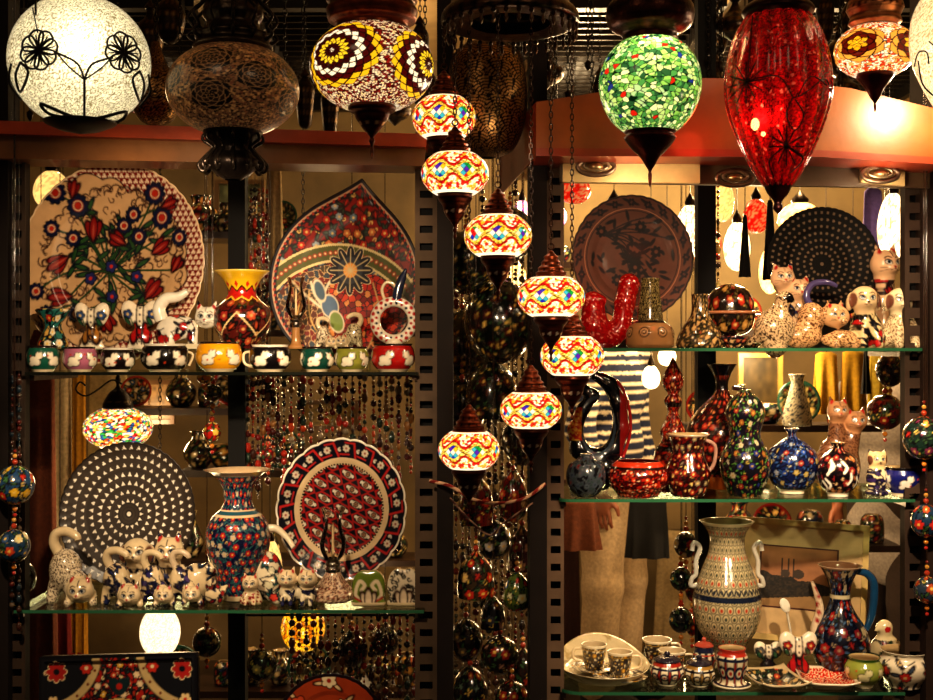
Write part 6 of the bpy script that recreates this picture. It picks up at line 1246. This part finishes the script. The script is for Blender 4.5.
GL = ['black ball high in the gap between the posts, left of the third pendant', 'largest black ball with red dots hanging behind the gap pendants', 'black egg-shaped gourd left of the largest black ball', 'brown ball high in the gap, right side under the third pendant', 'black bell with green and brown flowers in the middle of the gap', 'dark red-speckled ball behind the chain of the lowest pendant', 'nearly black ball behind the second-lowest pendant', 'red floral bell hanging right below the lowest pendant', 'red egg-shaped ornament below the second-lowest pendant', 'brown painted bell with bright red flowers, brightest in the lower gap', 'green egg-shaped ornament with red and white flowers in the lower gap', 'black ball with white strokes above the brown painted bell', 'red-brown bell with a white band behind the rope swag', 'small black bell between the brown bell and the green egg', 'dark brown ball below the brown painted bell', 'dark ball with red flowers near the bottom of the gap', 'small brown and cream bell near the bottom right of the gap', 'grey-green egg ornament at the bottom left of the gap', 'brown and cream ball at the very bottom of the gap']
for i, (a, l) in enumerate(zip(GP, GL)): ball_orn(a[0], a[1], a[2], a[3], a[4], l, a[6], a[7], i + 30, 'painted_bell' if a[5] == 'bell' else 'painted_gourd', 'bell' if a[5] == 'bell' else 'ornament', shape=a[5], tassel=0)
# twisted rope swags
def swag(pts, label, r=.0045, cols=('#7a1c14', '#c8a080')):
    p = catmull([P(*q) for q in pts], 14); d = np.linalg.norm(np.diff(p, axis=0), axis=1); L = np.concatenate([[0], np.cumsum(d)]); n = int(L[-1] / .004); q = np.stack([np.interp(np.linspace(0, L[-1], n), L, p[:, i]) for i in range(3)], 1)
    m = MB(); V, Q = tube_vq(q, r, 8, 1); ph = np.repeat(np.arange(n), 8) * .55 + np.tile(np.arange(8) / 8 * 2 * PI, n); c = np.where((np.sin(ph) > 0)[:, None], C(cols[0]), C(cols[1])); m.add(V, Q, col=c)
    return tag(m.build('twisted_rope', CLO, smooth=True), label, 'rope')
swag([(430, 481, -.012), (450, 486, -.05), (475, 500, -.06), (500, 503, -.06), (525, 498, -.05), (545, 484, -.012)], 'red and white twisted rope swagged between the two slotted uprights')
swag([(450, 498, -.012), (470, 520, -.04), (490, 535, -.05), (505, 522, -.05), (533, 503, -.012)], 'thin dark twisted rope hanging in a V below the first swag', .0025, ('#3a1814', '#7a5a48'))
# bead strings
def beads(px, p0, p1, Y, cols, seed, label, group, r=2.3, up=1):
    rd = random.Random(seed); s = S(Y); z0, z1 = wz(p0, Y), wz(p1, Y); m = MB(); x = wx(px, Y); m.tube([(0, 0, TOP - z0 if up else .006), (0, 0, z1 - z0)], .0007, 4, C('#2a1810'), 1); z = 0
    while z > z1 - z0:
        q = rd.choice((.6, .8, 1, 1.6)) * r * s; m.ball((0, 0, z), q, 6, C(rd.choice(cols)), rd.choice((1, 1, 1.6))); z -= q * 2.1 + rd.choice((0, 0, .006))
    o = m.build('bead_string', GLZ, loc=(x, Y, z0), smooth=True); return tag(o, label, 'bead string', group)
RB = ['#5a100c', '#8a2010', '#3a0e0a', '#7a5028', '#6a5c48', '#241410', '#18261c', '#8a3014', '#30180f']
rd = random.Random(3)
zs = 374.
for i in range(20):
    px = 285 + i * 6.7 + rd.uniform(-2, 2); beads(px, 376, rd.uniform(450, 560), .395, RB, i, 'string of dark red, amber and glass beads hanging behind the scalloped lattice plate', 'bead strings behind the scalloped plate', up=0)
for i in range(7): beads(248 + i * 5, 376, rd.uniform(430, 540), .395, RB, i + 50, 'string of red beads hanging between the blue vase and the scalloped plate', 'bead strings beside the blue vase', up=0)
for i in range(18):
    beads(292 + i * 7.2, 616, 720, .395, RB, i + 80, 'string of dark beads hanging below the lower left shelf near the red plate', 'bead strings under the lower left shelf', up=0)
for py, lb in ((375, 'thin dark rail under the upper left shelf that holds the bead strings'), (615, 'thin dark rail under the lower left shelf that holds the bead strings')):
    m = MB(); z = wz(py, .395); m.tube([(wx(228, .395), .395, z), (wx(437, .395), .395, z)], .004, 8, C('#1c1410'), 1); tag(m.build('hanging_rail', MET, smooth=True), lb, 'rail')
for i in range(12):
    beads(456 + i * 6.6, rd.uniform(170, 240), 720, .55 + rd.uniform(0, .15), ['#1c1410', '#3a1c14', '#5a1c14', '#6a5a40', '#2a2c20'], i + 120, 'dark bead string hanging far back in the gap between the posts', 'bead strings in the gap')
for i in range(2): beads(12 + i * 7, 375, 610 + i * 20, -.01, ['#3a2018', '#4a1410', '#5a4a3c', '#1c2a34'], i + 160, 'bead string hanging in front of the far left slotted upright', 'bead strings at the left edge', 1.9)
for i in range(5): beads(251 + i * 4, 190, 350, .45, RB, i + 170, 'string of small red beads beside the teardrop platter and yellow vase', 'bead strings by the yellow vase', 1.8)
for i in range(5): beads(702 + i * 4, 186, 340, .5, ['#a88848', '#d8b868', '#3a2c20', '#8a1c14'], i + 180, 'string of golden beads beside the black back post, upper right bay', 'gold bead strings', 1.8)
# ---------- glowing lamps beyond the case
def glow(px, py, Y, rx, ry, col, label, e=.8, es=1.4, group=None):
    s = S(Y); t = thing('glass_lamp', label, 'lamp', P(px, py, Y), 0, group); mt = GLOW[col]
    lathe('glass_shade', [(max(.1, math.cos(a) * rx * (1 - .12 * math.sin(a))) * s, math.sin(a) * ry * s) for a in np.linspace(-1.45, 1.3, 16)], mt, t, crackle(col, '#c8a870', 16), 40, 24)
    m = MB(); m.lathe([(rx * .35 * s, (ry - 2) * s), (rx * .4 * s, (ry + 2) * s), (rx * .15 * s, (ry + 8) * s), (.001, (ry + 12) * s)], 14, 4, col=C('#241a12')); m.tube([(0, 0, (ry + 8) * s), (0, 0, TOP - t.location.z)], .0015, 4, C('#14100c'), 1); m.build('fitting', MET, t, smooth=True)
    if e: lamp('POINT', (t.location.x, Y, t.location.z), e, (1, .8, .5), .03)
GLOW = {'#fff4d8': lit_mat('glow_white', 1.5), '#f8d890': lit_mat('glow_amber', .7), '#d02010': lit_mat('glow_red', .35), '#c8d8a0': lit_mat('glow_green', .5), '#c070d8': lit_mat('glow_violet', .6)}
for a in ((690, 226, 1.1, 14, 22, '#fff4d8', 'glowing white lamp beside the brown oval plate'), (737, 246, 1.3, 13, 25, '#fff4d8', 'glowing white lamp above the lidded bowl'), (893, 226, 1.2, 15, 34, '#fff4d8', 'long glowing white lamp at the right end of the upper right bay'),
          (651, 377, 1.9, 9, 12, '#fff4d8', 'glowing white bulb beside the striped sweater'), (667, 356, 2.0, 9, 10, '#fff4d8', 'upper glowing white bulb right of the striped sweater'), (800, 218, 1.5, 22, 16, '#f8d890', 'pale crackled glass lamp behind the dark dotted plate'),
          (756, 216, 1.2, 13, 18, '#d02010', 'red glass lamp between the white lamps of the upper right bay'), (722, 200, 1., 12, 22, '#f8d890', 'golden cone-shaped lamp near the black back post'), (522, 212, 1.6, 9, 12, '#c070d8', 'pale violet lamp high in the gap between the posts'), (557, 216, 1.6, 10, 11, '#c070d8', 'pale violet lamp left of the brown oval plate'),
          (534, 315, 1.7, 13, 32, '#f8d890', 'tall amber lamp glimpsed between the pendants in the gap'), (510, 274, 1.7, 16, 14, '#f8d890', 'amber lamp behind the fourth pendant'), (479, 305, 1.4, 5, 8, '#f8d890', 'tiny amber lamp behind the long chain'), (614, 215, 1.6, 16, 14, '#c8d8a0', 'greenish lamp above the brown oval plate'), (770, 270, 1.6, 11, 24, '#f8d890', 'amber lamp behind the two tan cats'), (575, 190, 1.3, 16, 14, '#d02010', 'dim red lamp at the top left of the upper right bay'),
          (270, 565, 1.0, 12, 26, '#f8d890', 'golden patterned lamp behind the hook-tailed cat'), (52, 190, 1.3, 18, 20, '#f8d890', 'amber lamp peeping over the top left of the floral platter')): glow(*a, e=.0 if a[2] < 1.5 else .6)
# red knob above the floral platter
t = ball_orn(88, 152, .2, 11, 10, 'small red ribbed ornament under the left header, above the floral platter', '#8a1410', ['#b82418'], 4, 'red_ornament', tassel=0)
# ---------- cloths, curtains, tassels
cl = [('curtain', 'cream striped curtain at the left behind the dotted plate', 'curtain', 63, 330, 1.5, 20, 330, '#c8b490', None), ('curtain', 'yellow ochre curtain strip at the left behind the dotted plate', 'curtain', 79, 330, 1.45, 15, 330, '#b07c1c', None), ('curtain', 'wide cream curtain behind the lit mosaic lamp on the left', 'curtain', 108, 330, 1.55, 44, 250, '#a89468', None),
      ('robe', 'rust-brown robe hanging behind the far left end of the lower shelf', 'robe', 41, 330, .9, 32, 390, '#5e2e16', None), ('robe', 'dark red robe beside the rust-brown robe at the bottom left', 'robe', 60, 590, 1.0, 26, 160, '#6a1410', None),
      ('cloth_bag', 'yellow cloth bag hanging right of the patterned white flask', 'bag', 826, 352, 1.6, 26, 62, '#c89a30', None), ('cloth_bag', 'wide ochre cloth bag, middle one of the row behind the brown cats', 'bag', 853, 350, 1.6, 26, 66, '#a88018', None), ('cloth_bag', 'yellow-green cloth bag, right one of the row behind the brown cats', 'bag', 880, 352, 1.65, 24, 58, '#b8a038', None),
      ('scarf', 'purple and green scarf hanging above the tall tan cat', 'scarf', 873, 188, 1.3, 22, 90, '#4a3a70', None), ('tassel', 'black tassel between the golden lamp and the white lamp', 'tassel', 745, 215, .8, 12, 62, '#0c0806', None), ('tassel', 'black tassel hanging among the ochre bags', 'tassel', 866, 346, 1.4, 9, 48, '#0c0806', None), ('tassel', 'black tassel below the tip of the red egg lamp', 'tassel', 770, 200, .85, 15, 80, '#0a0707', None),
      ('curtain', 'cream curtain at the right of the black standing post in the upper left bay', 'curtain', 274, 160, 1.3, 18, 120, '#9a8460', None), ('curtain', 'pale striped curtain behind the pierced brass lantern and chandelier', 'curtain', 530, 60, 1.4, 22, 120, '#c8b490', None), ('rug', 'dark red patterned rug hanging behind the cream trousers', 'rug', 562, 480, 2.5, 40, 260, '#3a1c12', None), ('cloth', 'pale draped cloth behind the small evil-eye ornaments', 'cloth', 682, 530, 2.5, 60, 160, '#8a7450', None)]
for a in cl: garment(a[0], a[1], a[2], a[3], a[4], a[5], a[6], a[7], a[8], a[3], taper=.35 if a[0] == 'tassel' else .8)
# ---------- back shelving with crockery
def board(px0, px1, py, Y, label, n):
    t = thing('wall_shelf', label, 'shelf', (0, 0, 0)); m = MB(); z = wz(py, Y); m.box(wx(px0, Y), wx(px1, Y), Y - .02, Y + .2, z - .025, z, C('#2c1a10')); m.build('board', WOODM, t); return z
def dish_up(px, Y, z, r, seed, label, cols=('#b03020', '#d8c8a0', '#2c4a70'), base='#8a7048'):
    s = S(Y) * r; V, Q, u, tt = lathe_vq(PLP, 60, 24, False); rr = np.hypot(V[:, 0], V[:, 1]); c = floral(V[:, 0], V[:, 1], base, list(cols), None, .42, seed, .05, '#3c5a3c', '#141010', '#e8c878').c; c[rr > .8] = C(cols[0]) * .7
    o = mk('wall_plate', V * s, Q, GLZ, None, c, (wx(px, Y), Y + .03, z + s * .99)); o.rotation_euler = (math.radians(80), 0, 0); return tag(o, label, 'plate', 'painted plates on the back shelves')
TYPES = [([(9, 0), (15, 8), (17, 18), (12, 28), (7, 34), (10, 42)], 'vase'), ([(10, 0), (16, 8), (18, 16), (14, 22)], 'bowl'), ([(8, 0), (14, 14), (10, 28), (5, 40), (7, 50)], 'vase'), ([(12, 0), (13, 10), (12, 24), (8, 30)], 'jar')]
PALS = [('#3a1410', ['#a82820', '#d89050']), ('#1c2a44', ['#c0b090', '#a83020']), ('#7a6440', ['#8a2820', '#2c4858']), ('#204038', ['#c89040', '#b03020']), ('#5a2418', ['#d8c090', '#2c2c20']), ('#a08458', ['#a03028', '#30506a'])]
protos = []
for i in range(12):
    pf, kd = TYPES[i % 4]; b, cs = PALS[(i * 5) % 6]
    o, s = vessel('back_' + kd, 'x', kd, 466, 1.5, -50, pf, fl(b, cs, 11, i, e=1.4), 36, 24); protos.append((o, kd, b))
used = set()
NM = {'#3a1410': 'dark red', '#1c2a44': 'navy', '#7a6440': 'tan', '#204038': 'dark green', '#5a2418': 'brown', '#a08458': 'cream'}
def put(i, px, Y, z, where, k=1.):
    o, kd, b = protos[i % 12]; c = o if i % 12 not in used else o.copy()
    if i % 12 in used: COL.objects.link(c)
    used.add(i % 12); c.name = 'painted_' + kd; c.location = (wx(px, Y), Y + .08, z); c.scale = (k, k, k); c['label'] = '%s painted %s standing on the %s' % (NM[b], kd, where); c['category'] = kd; c['group'] = 'crockery on the ' + where
rows = [(30, 215, 232, 1.5, 'back shelf seen past the floral platter'), (180, 300, 232, 1.45, 'short back shelf behind the black post'), (120, 245, 408, 1.3, 'back shelf behind the lit mosaic lamp'), (180, 300, 470, 1.45, 'back shelf between the dotted and scalloped plates'), (545, 720, 262, 1.9, 'back shelf behind the brown oval plate'), (700, 905, 330, 1.9, 'back shelf behind the ceramic dogs'),
        (690, 880, 425, 1.5, 'dark back shelf behind the brown cats'), (250, 420, 330, 1.7, 'back shelf behind the teardrop platter'), (668, 740, 480, 2.0, 'low back shelf right of the striped sweater'), (60, 420, 690, 1.4, 'lowest back shelf on the left'), (700, 900, 545, 1.6, 'back shelf behind the framed picture'), (20, 420, 560, 2.2, 'far back shelf on the left')]
k = 0
for x0, x1, py, Y, nm in rows:
    z = board(x0, x1, py, Y, 'dark wooden ' + nm, k); px = x0 + 14
    while px < x1 - 10:
        r = R.random()
        if r < .25: dish_up(px, Y, z, R.uniform(16, 24), k, 'painted plate leaning on the ' + nm, *R.choice([(('#b03020', '#d8c8a0', '#2c4a70'), '#8a7048'), (('#8a1c14', '#e0b060'), '#4a1c14'), (('#2c5a4a', '#c8a860', '#a83020'), '#98885a')])); px += 42
        else: put(R.randrange(12), px, Y, z, nm, R.uniform(.7, 1.1)); px += R.uniform(26, 34)
        k += 1
for i in set(range(12)) - used: bpy.data.objects.remove(protos[i][0])
# patterned white flask and small framed pictures far back
vessel('patterned_flask', 'pale speckled flask standing in front of the yellow bag', 'flask', 797, 1.45, wz(425, 1.5) + .0, [(14, 0), (15, 6), (12, 20), (8, 34), (6, 44), (9, 52)], lambda X, Y, W, L, V: lace(X, Y * 0, Y, '#b8b098', '#4a5058', .3), 60, 50)
def wallpic(px, py, Y, w, h, label, fr, inn):
    s = S(Y); t = thing('framed_picture', label, 'picture', P(px, py, Y)); m = MB(); W_, H_ = w * s / 2, h * s / 2; b = .018
    for a in ((-W_, W_, H_ - b, H_), (-W_, W_, -H_, -H_ + b), (-W_, -W_ + b, -H_ + b, H_ - b), (W_ - b, W_, -H_ + b, H_ - b)): m.box(a[0], a[1], -.015, .01, a[2], a[3], C(fr))
    m.build('frame', WOODM, t); n = 30; g = np.linspace(-1, 1, n); X, Z_ = np.meshgrid(g, g, indexing='ij'); X = X.ravel(); Z_ = Z_.ravel(); I, J = np.meshgrid(np.arange(n - 1), np.arange(n - 1), indexing='ij'); I = I.ravel(); J = J.ravel()
    mk('print', np.stack([X * (W_ - b), X * 0, Z_ * (H_ - b)], 1), np.stack([I * n + J, (I + 1) * n + J, (I + 1) * n + J + 1, I * n + J + 1], 1), GLM, t, C(inn)[None] * (.4 + .9 * vnoise(X * 4 + px, Z_ * 4)[:, None]))
wallpic(760, 385, 1.75, 44, 64, 'gilt-framed dark landscape picture behind the curvy flower vase', '#b09048', '#4a3c20'); wallpic(160, 402, 1.9, 30, 44, 'brown framed picture behind the upper part of the lit mosaic lamp', '#4a3018', '#6a5030'); wallpic(330, 415, 1.95, 60, 30, 'ochre framed panel behind the bead strings', '#5a4020', '#8a7030'); wallpic(240, 200, 2.0, 50, 40, 'small framed picture high behind the black post', '#5a4020', '#6a7050')
# scroll bracket
m = MB(); s = S(.8); m.tube([(0, 0, 0), (-14 * s, 0, -8 * s), (-24 * s, 0, -2 * s), (-20 * s, 0, 6 * s), (-14 * s, 0, 2 * s)], .003, 6, C('#100c0a')); m.tube([(0, 0, 0), (12 * s, 0, 8 * s), (22 * s, 0, 4 * s)], .003, 6, C('#100c0a'))
tag(m.build('iron_scroll', BLK, loc=P(100, 388, .8), smooth=True), 'black wrought iron scroll just under the upper left shelf', 'iron scroll')
# ---------- unlit lanterns crowding under the ceiling
LAN = [[(2, -30), (10, -24), (16, -10), (17, 4), (12, 16), (6, 22), (3, 34)], [(1, -20), (8, -14), (20, -6), (22, 4), (12, 12), (5, 22), (2, 30)], [(3, -36), (8, -30), (11, -6), (12, 12), (8, 22), (3, 30)]]
lp = []
for i, pf in enumerate(LAN):
    t = thing('metal_lantern', 'x', 'hanging lamp', (0, 0, 0)); sc_ = .0025; lathe('shade', [(r * sc_, z * sc_) for r, z in pf], MET, t, cuts('#2c2018', '#6a5030', 14, (.3, .5, .7)), 28, 26); lathe('crown', [(r * sc_, z * sc_) for r, z in [(5, pf[-1][1] - 2), (7, pf[-1][1]), (3, pf[-1][1] + 6), (.5, pf[-1][1] + 10)]], MET, t, '#3a2a1c', 14, 8); lp.append(t)
spots_ = [(170, 22), (205, 60), (305, 104), (10, 80), (22, 40), (420, 50), (425, 92), (545, 78), (600, 100), (715, 40), (716, 90), (705, 65), (838, 60), (842, 95), (850, 30), (540, 120), (395, 115), (330, 112), (150, 40), (735, 30), (825, 20)]
for i, (px, py) in enumerate(spots_):
    Y = .35 + (i * 37 % 50) / 60; loc = P(px, py - 4, Y); lab = 'unlit dark metal lantern in the crowd hanging beneath the ceiling lattice'
    if i < 3: t = lp[i]; t.location = loc; t['label'] = lab; t['group'] = 'unlit lanterns under the ceiling'
    else: t = dup(lp[i % 3], loc, 0, lab, 'unlit lanterns under the ceiling')
    m = MB(); z0 = LAN[i % 3][-1][1] * .0025 + .02; chain_mesh(m, (0, 0, z0), (0, 0, TOP - loc.z), .006, .0016, '#16100c'); m.build('chain', MET, t, smooth=True)
for i, (px, p1) in enumerate(((30, 110), (285, 90), (400, 100), (555, 110), (592, 130), (588, 60), (708, 95), (720, 60), (520, 100), (180, 60), (840, 80), (722, 110), (548, 60), (568, 90))):
    m = MB(); Y = .2 + .05 * (i % 4); a = P(px, p1, Y); chain_mesh(m, (0, 0, 0), (0, 0, TOP - a.z), .006, .0016, '#16100c'); m.lathe([(.001, -.03), (.008, -.02), (.01, -.008), (.002, 0)], 8, 4, col=C('#2a1c12'))
    tag(m.build('hanging_chain', MET, loc=a, smooth=True), 'dark chain with a small drop hanging empty among the lanterns overhead', 'chain', 'empty chains overhead')
# ================= camera
cd = bpy.data.cameras.new('camera'); cam = bpy.data.objects.new('camera', cd); COL.objects.link(cam)
cd.sensor_width = 36; cd.lens = 36 * F / 933; cam.location = (0, CAMY, ZE); cam.rotation_euler = (PI / 2, 0, 0); cd.clip_start = .05
cd.dof.use_dof = True; cd.dof.focus_distance = 2.85; cd.dof.aperture_fstop = 7.5
SC.camera = cam
SC.view_settings.view_transform = 'Standard'; SC.view_settings.look = 'Medium High Contrast'; SC.view_settings.exposure = .0
